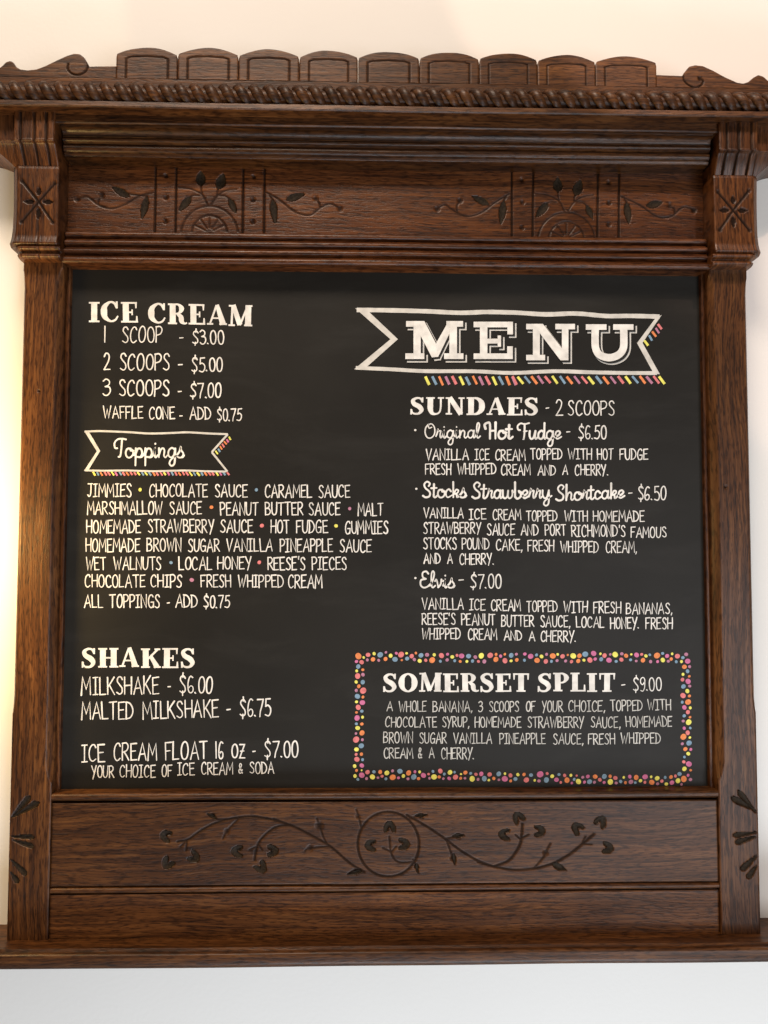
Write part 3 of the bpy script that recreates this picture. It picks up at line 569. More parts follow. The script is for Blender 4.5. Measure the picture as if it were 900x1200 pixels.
SCR = {
'o': '.40|c .26,.48 .1,.46 .03,.24 .1,.02 .24,.0 .36,.16 .35,.38 .24,.48|c .24,.48 .26,.36 .40,.38', 'p': '.44|c 0,.12 .06,.3 .09,.5|l .09,.5 .08,-.44|c .09,.24 .18,.46 .32,.46 .38,.24 .30,.03 .14,.03|c .26,.01 .36,.02 .44,.12',
'i': '.22|c 0,.12 .06,.3 .09,.5 .07,.16 .12,.0 .22,.12|l .10,.74 .105,.76', 'n': '.44|l .05,.5 .05,0|c .05,.14 .13,.42 .24,.5 .30,.36 .28,.1 .35,.0 .44,.12', 'm': '.1|l 0,0 0,1',
'g': '.42|c .33,.42 .2,.52 .06,.38 .04,.12 .16,.0 .28,.12 .35,.48|c .35,.48 .34,.0 .31,-.34 .19,-.46 .09,-.34 .16,-.12 .42,.12', 's': '.32|c 0,.12 .12,.32 .18,.56 .2,.40 .30,.2 .22,.01 .08,.0 .0,.1|c .22,.01 .28,.02 .34,.12',
'r': '.32|c 0,.12 .07,.36 .10,.58 .13,.46 .24,.47 .21,.2 .24,.02 .34,.12', 'a': '.42|c .32,.42 .2,.52 .06,.38 .04,.12 .15,.0 .27,.12 .34,.5|c .34,.5 .32,.15 .35,.01 .44,.12',
'l': '.24|c 0,.12 .13,.45 .20,.85 .14,1.02 .07,.82 .07,.2 .13,.0 .25,.12', 't': '.27|l .12,.84 .10,.2|c .10,.2 .10,.05 .17,.0 .28,.12|l -.02,.58 .25,.60', 'u': '.42|c .04,.5 .03,.2 .10,.01 .22,.08 .32,.5|c .32,.5 .30,.15 .34,.01 .44,.12',
'd': '.42|c .32,.42 .2,.52 .06,.38 .04,.12 .15,.0 .27,.12 .34,.5|c .36,1.0 .34,.5 .33,.15 .36,.01 .44,.12', 'e': '.34|c 0,.14 .18,.22 .28,.38 .2,.5 .08,.42 .05,.18 .14,.01 .34,.14', 'c': '.34|c .29,.38 .18,.52 .06,.38 .05,.12 .15,.0 .34,.14',
'k': '.38|l .06,.98 .06,0|c .06,.18 .2,.48 .31,.44 .26,.28 .1,.24|c .1,.24 .22,.2 .25,.01 .38,.12', 'w': '.56|c .02,.5 .04,.12 .14,.0 .25,.14 .28,.48|c .28,.48 .28,.12 .37,.0 .48,.16 .49,.48|c .49,.48 .5,.38 .58,.40',
'b': '.38|l .06,1.0 .05,.1|c .05,.1 .16,-.02 .31,.1 .33,.36 .24,.46|c .24,.46 .27,.36 .38,.38', 'y': '.44|c .03,.5 .03,.2 .12,.01 .24,.1 .33,.5|c .33,.5 .33,.0 .30,-.34 .18,-.46 .08,-.34 .16,-.12 .46,.16', 'h': '.42|l .06,1.0 .05,.0|c .05,.14 .13,.42 .24,.5 .30,.36 .28,.1 .34,.0 .44,.12',
'v': '.38|c .0,.40 .05,.50 .10,.36 .15,.02|c .15,.02 .26,.20 .30,.50|c .30,.50 .32,.40 .42,.42',
'T': '.50|c .54,.98 .36,1.02 .16,.98 .02,.78 .04,.52 .14,.50|c .36,.98 .33,.5 .28,.08 .20,.03', 'O': '.62|c .22,.9 .08,.66 .06,.3 .18,.02 .38,.02 .54,.28 .54,.7 .40,.94 .24,.88 .26,.66 .40,.72', 'H': '.60|c .04,.62 .0,.86 .12,.98 .24,.9 .24,.0|l .50,1.0 .49,.0|l .25,.48 .49,.5',
'F': '.56|c .12,.56 .02,.60 .0,.82 .14,.98 .34,.94 .56,1.0|c .34,.94 .34,.4 .31,.02 .28,-.02|l .32,.48 .46,.50', 'S': '.46|c .02,.10 .16,.0 .34,.08 .36,.34 .16,.58 .10,.82 .24,1.0 .38,.88 .32,.72', 'E': '.46|c .38,.86 .28,1.0 .12,.92 .12,.66 .26,.54|c .26,.54 .04,.46 .02,.16 .16,.0 .34,.06 .46,.20'}
T_, t_ = .25, .085
def ser(x0, x1, y): return [(x0, y, .085), (x1, y, .085)]
BLK = {  # strokes of (x, y, width); 'c' curved, 'l' straight, butt ends
'I': (.44, [('l', [(.22,0,T_),(.22,1,T_)]), ('l', ser(0,.44,.04)), ('l', ser(0,.44,.96))]),
'E': (.70, [('l', [(.2,0,T_),(.2,1,T_)]), ('l', ser(0,.64,.96)), ('l', ser(0,.66,.04)), ('l', [(.2,.5,.08),(.46,.5,.08)]), ('l', [(.62,1,.09),(.62,.70,.05)]), ('l', [(.65,0,.10),(.65,.32,.05)]), ('l', [(.46,.36,.06),(.46,.64,.06)])]),
'C': (.76, [('c', [(.66,.70,.09),(.56,.91,.11),(.38,.96,.10),(.17,.76,.22),(.13,.5,.27),(.18,.24,.22),(.40,.05,.10),(.60,.11,.09),(.71,.30,.06)]), ('l', [(.66,1,.08),(.66,.66,.08)])]),
'R': (.80, [('l', [(.2,0,T_),(.2,1,T_)]), ('l', ser(0,.36,.96)), ('l', ser(0,.38,.04)), ('c', [(.2,.96,.08),(.44,.95,.10),(.57,.76,.22),(.46,.54,.10),(.2,.50,.08)]), ('c', [(.40,.50,.12),(.54,.36,.20),(.58,.14,.20),(.70,.04,.09),(.80,.08,.07)])]),
'A': (.84, [('l', [(.12,.02,.08),(.40,.98,.09)]), ('l', [(.42,1,.16),(.68,.02,.26)]), ('l', ser(0,.26,.04)), ('l', ser(.52,.84,.04)), ('l', [(.22,.33,.075),(.58,.33,.075)])]),
'M': (1.0, [('l', [(.13,0,.09),(.15,1,.09)]), ('l', [(.18,1,.20),(.48,.06,.22)]), ('l', [(.48,.04,.09),(.80,.98,.09)]), ('l', [(.82,0,T_),(.82,1,T_)]), ('l', ser(0,.27,.04)), ('l', ser(.66,1,.04)), ('l', ser(0,.22,.96)), ('l', ser(.80,.99,.96))]),
'S': (.62, [('c', [(.52,.74,.06),(.46,.92,.10),(.28,.96,.11),(.12,.82,.17),(.18,.62,.22),(.40,.46,.25),(.50,.26,.20),(.40,.07,.12),(.22,.04,.10),(.10,.12,.08),(.06,.30,.06)]), ('l', [(.54,1,.07),(.54,.70,.07)]), ('l', [(.05,0,.07),(.05,.32,.07)])]),
'H': (.86, [('l', [(.2,0,T_),(.2,1,T_)]), ('l', [(.66,0,T_),(.66,1,T_)]), ('l', ser(0,.38,.96)), ('l', ser(0,.38,.04)), ('l', ser(.48,.86,.96)), ('l', ser(.48,.86,.04)), ('l', [(.2,.5,.08),(.66,.5,.08)])]),
'K': (.84, [('l', [(.2,0,T_),(.2,1,T_)]), ('l', ser(0,.38,.96)), ('l', ser(0,.38,.04)), ('l', [(.72,.96,.09),(.28,.44,.09)]), ('l', [(.40,.62,.16),(.68,.04,.24)]), ('l', ser(.54,.84,.04)), ('l', ser(.58,.82,.96))]),
'U': (.80, [('c', [(.19,1,T_),(.19,.6,T_),(.20,.32,.24),(.28,.10,.17),(.44,.05,.10),(.59,.14,.08),(.65,.4,.08),(.65,1,.08)]), ('l', ser(0,.38,.96)), ('l', ser(.52,.79,.96))]),
'N': (.86, [('l', [(.15,0,.09),(.15,1,.09)]), ('l', [(.18,1,.22),(.68,.02,.24)]), ('l', [(.70,0,.09),(.70,1,.09)]), ('l', ser(0,.28,.04)), ('l', ser(0,.24,.96)), ('l', ser(.57,.84,.96))]),
'D': (.82, [('l', [(.2,0,T_),(.2,1,T_)]), ('l', ser(0,.3,.96)), ('l', ser(0,.3,.04)), ('c', [(.2,.96,.08),(.46,.93,.13),(.64,.74,.24),(.68,.5,.27),(.64,.26,.24),(.46,.07,.13),(.2,.04,.08)])]),
'O': (.84, [('o', [(.42,.96,.09),(.20,.80,.20),(.13,.5,.27),(.20,.2,.20),(.42,.04,.09),(.64,.2,.20),(.71,.5,.27),(.64,.8,.20)])]),
'T': (.72, [('l', [(.36,0,T_),(.36,1,T_)]), ('l', ser(.04,.68,.96)), ('l', ser(.16,.56,.04)), ('l', [(.05,1,.09),(.05,.66,.05)]), ('l', [(.67,1,.09),(.67,.66,.05)])]),
'P': (.70, [('l', [(.2,0,T_),(.2,1,T_)]), ('l', ser(0,.36,.96)), ('l', ser(0,.40,.04)), ('c', [(.2,.96,.08),(.44,.95,.10),(.58,.74,.23),(.46,.50,.10),(.2,.46,.08)])]),
'L': (.66, [('l', [(.2,0,T_),(.2,1,T_)]), ('l', ser(0,.40,.96)), ('l', ser(0,.62,.04)), ('l', [(.62,0,.10),(.62,.36,.05)])])}
def glyph_word(pa, text, x0, x1, base, h, kind, sw, slope=0.):
    """letters a word between x0 and x1 on its base line"""
    if kind == 'block': tab = {k: v[0] for k, v in BLK.items()}; gap = .07
    else:
        src = CAPS if kind == 'caps' else SCR; tab = {k: float(v.split('|')[0]) for k, v in src.items()}; gap = .13 if kind == 'caps' else .0
    tot = sum(tab[ch] for ch in text)+gap*(len(text)-1)
    inset = sw*.5 if kind != 'block' else 0
    k = (x1-x0-2*inset)/tot if tot > .08 else h; x = x0+inset
    big = h > 14
    for ch in text:
        jx, jy = random.gauss(0, .010), random.gauss(0, .014); js = 1+random.gauss(0, .02); jr = random.gauss(0, .018); jh = random.gauss(0, .012)
        if kind == 'script': jx = jy = jr = 0; js = 1
        if kind == 'block': jr *= .4
        wch = tab[ch]*k
        def T(u_, v):
            uu = (u_-tab[ch]/2)+(v-.5)*(jr+jh) ; vv = (v-.5)*js+.5+jy+(u_-tab[ch]/2)*jr
            xx = x+wch/2+uu*k+jx*h; return (xx, base-(xx-x0)*slope-vv*h)
        if kind == 'block':
            for ty, st in BLK[ch][1]:
                P = [np.array(p) for p in st]
                if ty == 'c': P = cat(P, 6)
                elif ty == 'o': P = cat(P, 6, True)[:-1]
                pts = [T(p[0], p[1]) for p in P]; ws = []
                for i, p in enumerate(P):  # horizontal strokes keep their height, upright ones scale with the letter's width
                    a = P[max(0, i-1)]; b = P[min(len(P)-1, i+1)]; dx, dy = abs(b[0]-a[0])*k, abs(b[1]-a[1])*h; tt = dy/(dx+dy+1e-9)
                    ws.append(p[2]*(k*tt+h*(1-tt))*random.uniform(.97, 1.03))
                pa.ribbon(pts, ws, False, ty == 'o')
        else:
            for st in src[ch].split('|')[1:]:
                ty, P = st[0], num(st[2:])
                if ty == 'c': P = cat(P, 5)
                elif ty == 'o': P = cat(P, 4, True)[:-1]
                elif kind == 'caps' and len(P) == 2 and not (P[0][0] == P[1][0] and P[0][1] == P[1][1]):   # slight bow in long strokes
                    a, b = P; bw = random.gauss(0, .012); P = [a, ((a[0]+b[0])/2+bw, (a[1]+b[1])/2), b]
                pts = [T(p[0], p[1]) for p in P]
                w0 = sw*random.uniform(.9, 1.1); n = len(pts)
                tp = random.uniform(0, .32); ws = [w0*(1-.12*math.sin(3*i/n+jx*50))*(1-(tp*(i/max(1, n-1))**2 if ty != 'o' else 0)) for i in range(n)]
                pa.ribbon(pts, ws, True, ty == 'o')
        x += wch+gap*k
TEXT = '''
script|2.3|Toppings,132.6,216.5,536,21.5
block|0|ICE,104.3,162,377.5,23.5;CREAM,173.8,295.8,379.0,23.5,-.020
caps|1.5|1,121.3,124.5,400.8,18.5;SCOOP,143,190.5,401.3,18.5;-,210,215.5,403.5,16;$3.00,225,262.6,403.2,15.8
caps|1.65|2,121.3,130,433,19;SCOOPS,140,199.3,433.5,18.8;-,208.3,214.3,435,16;$5.00,224,261.3,435.3,16.3
caps|1.65|3,120,130,463,18.5;SCOOPS,139,198.8,463.7,18.2;-,208,213.3,466,16;$7.00,222.5,260,466,16.5
caps|1.5|WAFFLE,120.5,168,490.2,14;CONE,174.2,205,490.8,13.6;-,210,214.4,493,13;ADD,221.8,247.5,491.4,14;$0.75,253.8,283.8,493,13.8
caps|1.5|JIMMIES,102.2,154.4,582,14.8;CHOCOLATE,174.4,243.8,582.2,14.6;SAUCE,251.6,290.4,582.4,14.6;CARAMEL,310,366,582.8,14.4;SAUCE,372.7,410.7,583,14.4
caps|1.5|MARSHMALLOW,101.6,191,602.7,14.8;SAUCE,198.2,237,602.4,14.4;PEANUT,257.8,303,603.5,14.8;BUTTER,310,355.6,603.4,14.6;SAUCE,361.5,399.3,603.8,14.6;MALT,418.9,449.3,604.4,14.6
caps|1.5|HOMEMADE,101,165,624.5,15;STRAWBERRY,173,251,624,15;SAUCE,257.8,296.7,624.2,14.6;HOT,316.7,339.5,624.4,14.8;FUDGE,346.7,384.4,624.4,14.6;GUMMIES,404,455,625.3,14.6
caps|1.5|HOMEMADE,100,164.4,646.4,15;BROWN,171.8,213,646,15;SUGAR,220,257.8,646.3,14.4;VANILLA,265,320,646,14.6;PINEAPPLE,327.3,390.4,646.5,14.8;SAUCE,397.8,436,647,14.4
caps|1.5|WET,100,124.4,667.6,14.6;WALNUTS,132.7,189.3,667.6,14.8;LOCAL,209,249,667.8,14.8;HONEY,254.4,295,666.8,14.4;REESE'S,313,358.2,667.8,14.8;PIECES,365,406.7,667.6,14.6
caps|1.5|CHOCOLATE,99,170.4,688.1,14.4;CHIPS,176.2,213.8,688.1,14.4;FRESH,235,271,688,14.2;WHIPPED,278.4,332.7,688.1,14;CREAM,337.3,378.2,688.9,15
caps|1.5|ALL,98.4,121,711.8,14.6;TOPPINGS,128.2,187.8,712,15;-,195,199,713,13;ADD,205.5,232,711.5,14.6;$0.75,238.2,269.6,712,14.2
block|0|SHAKES,95.8,228.3,782.4,22.6
caps|1.65|MILKSHAKE,95,187,814,20,.012;-,196,200.4,813.5,19;$6.00,209.7,250,812,19.6
caps|1.65|MALTED,95,156.7,842.7,20;MILKSHAKE,166.3,257,842.2,20,.018;-,265.3,270.8,840.5,19;$6.75,280.3,318.4,839.2,20
caps|1.65|ICE,95,123.7,892.6,20;CREAM,133,184.3,891,20;FLOAT,193,244,890.3,20.5,.02;16,251.7,262,889,20;OZ,270.8,287.5,888.4,15.8;-,295.8,300.2,888.5,17;$7.00,309.3,350,887.2,18.6
caps|1.37|YOUR,106.7,134,911,13.6;CHOICE,140,182.5,910.6,14;OF,189.2,202,910,14;ICE,207.5,228.3,908,13.8;CREAM,235.5,273.3,907.6,14;&,279,284.8,906.2,11.5;SODA,292,321.3,906.3,13.2
block|0|SUNDAES,480.9,631,486.4,20.8
caps|1.5|-,638.9,643.6,487,19;2,650.8,660,486.7,18.4;SCOOPS,665.2,720.5,486.2,16.6
script|1.9|Original,496,563.6,513.2,17.4
script|2.9|Hot,566.5,602,514,18.8
script|2.4|Fudge,605.4,659,514.4,18.6
caps|1.5|-,663.8,669,513.5,16;$6.50,677.3,711.2,514.2,15.6
caps|1.37|VANILLA,499,549.3,539,12.6;ICE,556,573.7,539,12.6;CREAM,580,616,539.4,12.6;TOPPED,621.3,659.1,538,12.2;WITH,665.2,694,538.1,12.2;HOT,699.4,718.9,538.2,12.2;FUDGE,726,759.6,538.5,12.4
caps|1.37|FRESH,497.8,529.2,556,12.4;WHIPPED,535.8,581.7,555.8,12.4;CREAM,586.7,622.2,556.7,12.6;AND,630,651.8,556.6,11.2;A,658.8,666,556.2,11;CHERRY.,673.4,713,556.8,12.4
script|2.35|Stocks,493.8,547.5,582.8,18.4
script|2.35|Strawberry,551.9,647,584,18.8
script|2.35|Shortcake,650.2,733.2,586.8,18.2,.040
caps|1.5|-,736.1,741.5,585,16;$6.50,746.9,781,585.6,15.6
caps|1.37|VANILLA,496,543.8,607,11.8;ICE,549.4,570.2,608.5,12;CREAM,576.9,611,609.2,12.2;TOPPED,616.4,653.4,610.6,12;WITH,661,689,611,12.2;HOMEMADE,694.3,755.7,611,12
caps|1.37|STRAWBERRY,496,563.9,625.2,13;SAUCE,570.1,603.9,627,13.2;AND,610.1,631.4,627,12.2;PORT,638.3,663.6,627.2,12.8;RICHMOND'S,669,733.2,628.6,13;FAMOUS,738.8,781.2,629.6,12
caps|1.37|STOCKS,495.4,535.5,643.4,13.2;POUND,540.8,573.7,643.6,12.8;"CAKE,",580.8,612.8,645,13;FRESH,618,649.9,645.8,12.8;WHIPPED,656.5,701.8,647,12.6;"CREAM,",709.5,746.8,647.4,13
caps|1.37|AND,496.3,516.8,660.4,11.6;A,523.9,531,660.2,11.4;CHERRY.,538.1,579,661.4,12.6
script|2.1|Elvis,491.4,533.8,688.6,19
caps|1.5|-,537.2,543.8,687.5,17;$7.00,551,587.9,689.5,16.4
caps|1.37|VANILLA,494,543.8,714,12.8;ICE,549.7,569.3,715,13;CREAM,574.9,610.6,715.8,13;TOPPED,616.7,653.7,716.8,12.6;WITH,660.2,688.9,717.6,12.8;FRESH,695.1,728,718.3,13;"BANANAS,",733.3,788.2,719.2,12.4
caps|1.37|REESE'S,494,534,731.8,13;PEANUT,539.9,580.8,732.6,13;BUTTER,587,626.2,734,13;"SAUCE,",633,668.8,734.6,13;LOCAL,674.6,708.5,735.2,12.4;HONEY.,714.6,749.3,736.5,12.6;FRESH,756.4,788.4,737,13.2
caps|1.37|WHIPPED,494,540.2,748.8,12.6;CREAM,547.9,582.9,749.6,12.6;AND,590.2,611.9,750.3,11.4;A,619.4,627.4,751,11;CHERRY.,633.2,675.5,751.9,12.6
block|0|SOMERSET,448.9,620.2,810.6,21.4;SPLIT,630,721,810.2,21.2
caps|1.37|-,728,733,811,18;$9.00,741.5,775.6,809.6,15.6
caps|1.25|A,452.9,460.7,833.3,11.6;WHOLE,467.1,500,833.8,12;"BANANA,",506.7,554,834,12.2;3,560.4,566.2,834,12;SCOOPS,572.9,608.6,834,12.2;OF,615.7,627.6,833.6,12;YOUR,634.6,659.7,834,12.4;"CHOICE,",665.8,709.5,833.6,12.6;TOPPED,714.8,753.1,832.9,12.2;WITH,758.5,786.6,831.8,12
caps|1.25|CHOCOLATE,451.1,512.2,852,11.8;"SYRUP,",517.8,550.4,852,12;HOMEMADE,556,611,852.2,12;STRAWBERRY,618,684.5,852.6,12.6;"SAUCE,",692,727.3,852.6,12.4;HOMEMADE,733,788,851.6,12
caps|1.25|BROWN,448.9,484.4,870.7,12.6;SUGAR,491.1,524,871,12.4;VANILLA,531.1,577,871,12;PINEAPPLE,584.9,639.6,871.6,12.2;"SAUCE,",648,684,872,12.4;FRESH,689,721,872,12.2;WHIPPED,727.3,774.5,871.2,12.2
caps|1.25|CREAM,449.3,484.4,888.5,12;&,489.6,495,888.2,11.5;A,502.2,509.3,887.8,12;CHERRY.,516.7,556,889.4,13
'''
for ln in TEXT.strip().splitlines():
    kind, sw, words = ln.split('|'); runs = []
    for wd in words.split(';'):
        if wd[0] == '"': t, rest = wd[1:].split('"'); nums = rest[1:].split(',')
        else: t, *nums = wd.split(',')
        nums = list(map(float, nums))
        if runs and nums[0]-runs[-1][-1][1][1] < (13 if kind == 'caps' else 30): runs[-1].append((t, nums))
        else: runs.append([(t, nums)])
    for run in runs:
        pa = Paint()
        for t, nums in run: glyph_word(pa, t, nums[0], nums[1], nums[2], nums[3], kind, float(sw), nums[4] if len(nums) > 4 else 0.)
        pa.done('lettering', CHALKF if 1.2 < float(sw) < 1.3 else CHALK, 'white hand lettering reading "%s"' % ' '.join(t for t, _ in run).replace('OZ', 'oz'))
# MENU: grey-white slab letters with a thin drop line
SL = {'M': (475, 67.8, 376.2, 420.7, [[(.31,0),(.31,1),.19],[(1.26,0),(1.26,1),.20],['P',(.20,1),(.50,1),(.80,.42),(.86,.06),(.70,.04)],['P',(1.14,1),(1.32,1),(.86,.05),(.74,.10),(.78,.36)],[(.02,.925),(.42,.925),.15],[(1.08,.925),(1.52,.925),.15],[(0,.075),(.5,.075),.15],[(1.02,.075),(1.53,.075),.15]]),
      'E': (555, 46.7, 377, 420.7, [[(.27,0),(.27,1),.2],[(0,.925),(1.05,.925),.15],[(0,.075),(1.05,.075),.15],[(.2,.48),(.72,.48),.13],[(.98,1),(.98,.66),.15],[(.975,0),(.975,.34),.15],[(.69,.33),(.69,.63),.09]]),
      'N': (616.6, 58.4, 379.5, 422.2, [[(.28,0),(.28,1),.19],[(0,.925),(.46,.925),.15],[(0,.075),(.52,.075),.15],['P',(.18,1),(.46,1),(1.16,.10),(1.16,0),(.94,0)],[(1.07,0),(1.07,1),.18],[(.80,.925),(1.34,.925),.15]]),
      'U': (686.5, 56.9, 380, 423.3, [[(0,.925),(.56,.925),.15],[(.74,.925),(1.29,.925),.15],[(.26,1),(.25,.6),(.27,.34),(.38,.17),(.63,.095),(.88,.17),(1.01,.34),(1.03,.6),(1.02,1),.20]])}
layers = [(Paint(), 3.0, 2.2, 1, 'x'), (Paint(), 2.0, .9, 2, 'b'), (Paint(), 0, 0, 3, 'm')]
for pa, off, grow, lev, kd in layers:
    for ch, (x0, w, yt, yb, st) in SL.items():
        h = yb-yt
        for s_ in st:
            if s_[0] == 'P':
                Q = np.array([[x0+u_*h+off, yb-v*h+off] for u_, v in s_[1:]]); ct = Q.mean(0); Q = Q+(Q-ct)/np.linalg.norm(Q-ct, axis=1)[:,None]*grow*.5
                pa.poly([tuple(q) for q in Q], level=lev); continue
            P, wd = s_[:-1], s_[-1]
            if len(P) > 2: P = [tuple(p) for p in cat(P, 5)]
            pts = [np.array([x0+u_*h+off, yb-v*h+off]) for u_, v in P]
            if grow and len(pts) == 2:
                d = (pts[1]-pts[0])/np.linalg.norm(pts[1]-pts[0]); ex = grow*.5; pts = [pts[0]-d*ex, pts[1]+d*ex]
            pa.ribbon(pts, wd*h+grow, False, level=lev)
layers[0][0].done('letter_drop_line', CHALKG); layers[1][0].done('letter_gap', BLACKPAINT); layers[2][0].done('lettering', CHALK, 'large slab letters reading "MENU" inside the banner')
def banner(pts_sets, label):
    pa = Paint()
    for pts, w in pts_sets:
        P = [np.array(p, float) for p in pts]; P = cat(P, 5) if len(P) > 2 else P
        pa.ribbon(P, [w_ if False else w*random.uniform(.93, 1.07) for w_ in P] if False else [w*random.uniform(.95, 1.05) for _ in P], False)
    pa.done('banner_outline', CHALKG, label)
banner([([(418,363.2),(455,363.6),(500,364.8),(540,366.6),(570,365.6),(605,366.4),(640,368.4),(675,367.4),(710,370.3),(740,370.2),(773,371)],5.2)], 'top edge of the long ribbon around the word MENU')
banner([([(417,431),(455,432.6),(495,434.8),(530,435),(560,435.2),(600,437),(650,435),(690,436.2),(730,437),(770,437.2)],4.4)], 'bottom edge of the long ribbon around the word MENU')
def tails(sets, label):
    pa = Paint()
    for q_ in sets: pa.poly(q_)
    pa.done('banner_outline', CHALKG, label)
tails([[(416,361),(433,366),(466.3,397.5),(458,398)],[(466.3,397.5),(428,431.5),(415,432.8),(457.5,397.6)]], 'left swallow tail of the ribbon around the word MENU')
tails([[(775.5,369),(752.5,402.3),(746.5,402),(768,373)],[(746.5,402),(752.5,401),(773.3,438.6),(766,437.5)]], 'right swallow tail of the ribbon around the word MENU')
banner([([(99,505.8),(118,505.2),(150,506.4),(176,508),(205,507.2),(220,506.6),(245,508),(267,508.8)],2.3)], 'top edge of the small ribbon around the word Toppings')
banner([([(99,551.2),(120,551.6),(150,551.4),(180,552.2),(215,551.4),(240,552.2),(266.5,552.6)],2.2)], 'bottom edge of the small ribbon around the word Toppings')
banner([([(267,508.8),(248.2,529.8)],2.3), ([(248.2,529.8),(266.5,552.6)],2.3)], 'right tail of the small ribbon around the word Toppings')
tails([[(98.6,505),(104.5,506.5),(117.6,528.6),(113.6,529)],[(117.6,528.2),(103.5,551),(98.4,551.8),(113.8,528.4)]], 'left tail of the small ribbon around the word Toppings')
# coloured dashes
def dash(x, y, dx, dy, w, c_):
    pa = Paint(); j = lambda: random.uniform(-.4, .4); pa.ribbon([(x-dx+j(), y-dy+j()), (x+dx+j(), y+dy+j())], w*random.uniform(.85, 1.1), False); pa.done('painted_dash', DOTM[c_])
XS = [405+x/4.5 for x in (430,468,503,537,572,611,645,680,716,750,784,820,856,888)]+[595+x/4.5 for x in (35,68,102,138,173,210,248,288,326,366,404,440,480,517,555,595,635,672,710,747,782,812)]
for i, x in enumerate(XS): dash(x, 446+(-.8 if i > 14 else 0)+random.uniform(-.5, .5), 2.4+(.9 if i > 14 else 0), 5.0-(.7 if i > 14 else 0), 3.0, 'ybomc'[i % 5])
for (x, y), c_ in zip(((730,233),(753,208),(772,188),(790,168),(803,147)), 'ybomc'): dash(595+x/4.5, 350+y/4.5, 2.1, 3.2, 2.6, c_)
for i in range(37): dash(110.3+i*4.36, 555.2+random.uniform(-.3, .3), 1.4, 2.0, 2.1, 'yboccypbcoccyb'[i % 14])
for i, c_ in enumerate('ybocopy'): t = i/6; dash(254+15.2*t, 530.2-16.6*t, 1.2, 1.9, 2.0, c_)
# bullets
for x, y, r_, c_ in [(164.2,573.8,2.3,'y'),(300.4,574,2.2,'b'),(247.8,594.4,2.4,'o'),(409.8,596,2.2,'m'),(306.9,616,2.7,'c'),(393.8,616.2,2.4,'y'),(200.4,659.3,2.2,'b'),(303.8,659,2.5,'c'),(224.7,679.6,2.7,'m')]:
    pa = Paint(); pa.disc(x, y, r_*.88); pa.done('painted_dot', DOTM[c_])
for x, y in [(486.6,504),(487.9,572.8),(486.8,677.4)]: pa = Paint(); pa.disc(x, y, 1.3); pa.done('bullet_point', CHALK)
DL = '''45,40,17,o;96,33,12,c;73,47,7,y;128,27,9,y;122,57,12,o;92,60,8,m;160,33,15,b;152,62,8,m;190,20,7,m;188,55,11,o;215,38,11,y;245,25,8,p;238,57,14,b;270,32,16,c;299,25,7,y;302,53,11,b;274,61,6,o;326,40,12,c;348,24,7,o;375,36,13,b;340,58,9,m;368,65,11,y;407,33,11,m;400,62,9,c;434,61,16,o;445,33,9,y;483,37,14,c;477,67,8,b;515,30,8,p;513,60,9,m;540,44,10,y;565,36,8,c;589,39,14,p;553,64,8,b;582,68,8,o;626,40,13,b;617,68,8,y;662,45,10,m;647,66,9,b;693,38,15,y;678,68,8,c;740,36,15,c;709,68,11,m;770,57,14,o;771,31,8,o;795,40,9,p;817,30,7,o;818,64,14,c;851,36,13,b;850,65,8,y;878,30,8,m;880,60,10,o;35,68,9,p;62,72,12,c;44,95,12,b;68,112,8,o;36,118,8,y;41,145,15,c;69,138,10,m;33,176,9,y;68,177,12,b;47,199,10,o;34,221,9,m;70,222,17,c;40,252,14,b;69,256,8,o;35,281,8,y;66,285,14,p;44,310,14,c;35,337,7,o;63,330,9,b;38,366,15,p;67,362,8,y;34,397,8,b;63,398,9,o;41,419,12,y;64,445,14,o;32,448,7,m;33,480,17,c;66,481,8,m;60,513,14,b;35,532,12,y;61,557,9,o;33,558,8,c;37,584,14,c;67,586,8,b;25,620,10,y;63,617,12,p;35,643,8,o;62,642,5,y;27,672,10,y;63,668,15,p;42,690,8,b;93,652,12,c;88,686,8,m;119,677,14,y;127,650,9,b;160,651,11,o;148,681,7,m;170,673,8,c;195,656,13,y;190,687,8,b;225,645,8,m;226,679,16,o;264,647,14,b;256,682,8,p;282,672,10,y;310,656,14,o;306,687,8,m;343,650,8,p;337,677,15,b;362,686,9,o;368,651,8,y;388,669,14,p;415,662,7,c;420,684,7,m;438,648,8,b;444,677,15,y;477,646,13,c;471,677,9,o;493,686,7,m;498,662,8,b;528,653,13,y;524,685,10,p;557,678,14,c;552,652,7,b;586,662,6,y;584,684,8,o;609,654,11,o;607,684,7,m;645,687,15,y;637,658,8,b;665,663,9,c;676,690,8,m;693,661,12,p;709,686,14,b;737,664,12,c;733,694,7,y;759,685,9,o;785,661,13,b;786,692,7,m;817,687,16,p;818,660,7,y;847,669,11,c;848,698,8,o;873,688,11,b;886,665,9,y'''
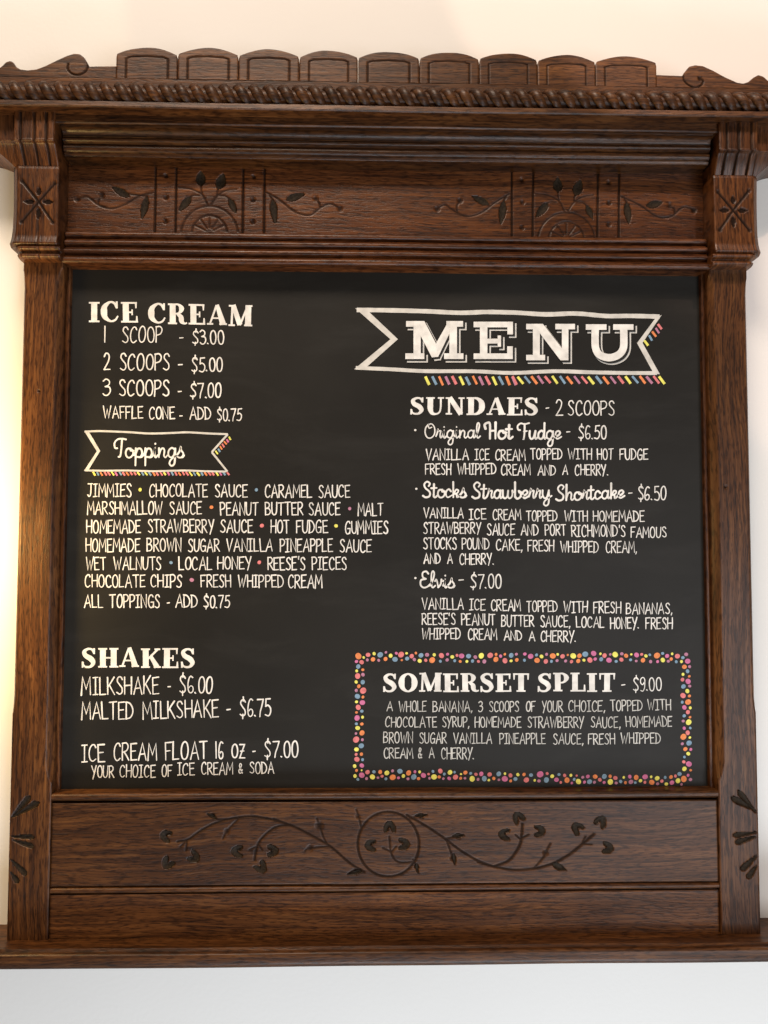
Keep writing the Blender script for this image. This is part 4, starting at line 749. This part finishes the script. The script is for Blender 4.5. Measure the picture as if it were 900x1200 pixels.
DR = '''22,28,9,p;52,40,14,p;20,60,8,b;85,61,14,o;82,33,8,b;108,41,10,y;130,66,12,c;134,30,8,m;166,38,15,o;159,66,8,b;191,30,7,y;188,62,8,m;216,40,12,c;232,64,8,m;243,33,6,o;271,38,15,y;262,67,9,c;303,37,12,o;297,64,11,o;333,29,15,b;326,60,8,y;376,25,14,p;357,59,14,c;384,54,9,p;411,27,7,y;415,55,11,b;432,36,12,c;455,60,14,p;462,30,7,m;487,31,15,y;492,66,8,b;521,27,9,m;519,57,11,c;543,37,11,o;570,30,6,y;566,58,8,b;597,33,13,p;595,64,7,m;623,30,8,c;630,60,12,o;645,38,9,y;665,32,7,b;669,67,9,m;702,36,16,o;705,67,8,p;732,59,12,y;731,25,8,b;754,38,11,p;760,65,8,m;780,27,7,y;775,54,9,o;807,39,13,c;801,68,8,b;852,30,10,m;835,47,9,b;828,67,8,y;860,65,14,p;843,94,12,o;870,93,8,m;859,117,10,b;836,133,8,y;868,143,7,o;833,160,10,c;862,169,14,p;838,195,12,b;870,193,8,m;858,219,11,y;836,242,14,c;869,244,8,o;832,276,8,b;862,275,15,o;843,303,12,p;873,305,8,y;861,327,11,c;842,346,9,b;872,353,7,o;837,373,8,m;865,379,15,y;842,410,9,p;873,409,7,b;860,433,12,c;838,454,16,o;871,458,7,y;867,486,14,b;832,490,8,m;848,517,11,o;876,519,8,p;863,541,10,y;843,558,7,b;840,583,9,c;866,594,15,p;843,619,12,y;875,626,7,o;818,645,11,b;18,648,9,o;30,676,14,c;54,651,10,b;73,678,7,y;101,647,17,p;95,681,9,m;133,676,14,b;137,643,8,c;163,657,10,y;185,675,12,p;198,648,8,b;207,689,7,c;227,653,9,c;239,677,14,o;259,652,8,y;264,692,7,p;276,673,8,b;298,684,14,y;289,654,6,c;320,662,8,m;329,687,8,p;346,658,10,p;355,685,13,b;384,659,12,o;380,688,8,m;408,675,10,c;431,658,13,b;430,689,8,p;462,686,15,y;461,657,9,o;488,666,11,c;492,692,8,m;515,684,9,b;531,663,7,y;540,690,8,o;562,659,10,p;568,686,12,m;595,663,13,o;590,690,7,b;617,680,9,y;641,660,14,p;640,688,8,c;675,688,14,o;672,660,7,y;703,667,12,y;705,696,8,m;727,682,9,c;744,663,8,b;750,697,9,y;774,661,10,o;779,690,12,p;797,656,8,c;810,680,13,y;840,671,16,o;828,699,7,m;874,674,9,m;862,652,8,p'''
dots = []
for src_, ox, oy, sc_ in ((DL, 410, 760, 4.5), (DR, 610, 760, 4.39)):
    for t in src_.split(';'): x, y, r_, c_ = t.split(','); dots.append((ox+float(x)/sc_, oy+float(y)/sc_, float(r_)/sc_*.97, c_))
dots.sort(key=lambda d: -d[2])
for x, y, r_, c_ in dots[:299]: pa = Paint(); pa.disc(x, y, r_, 16); pa.done('painted_dot', DOTM[c_])
print('dots', len(dots), 'objects', len(bpy.data.objects))
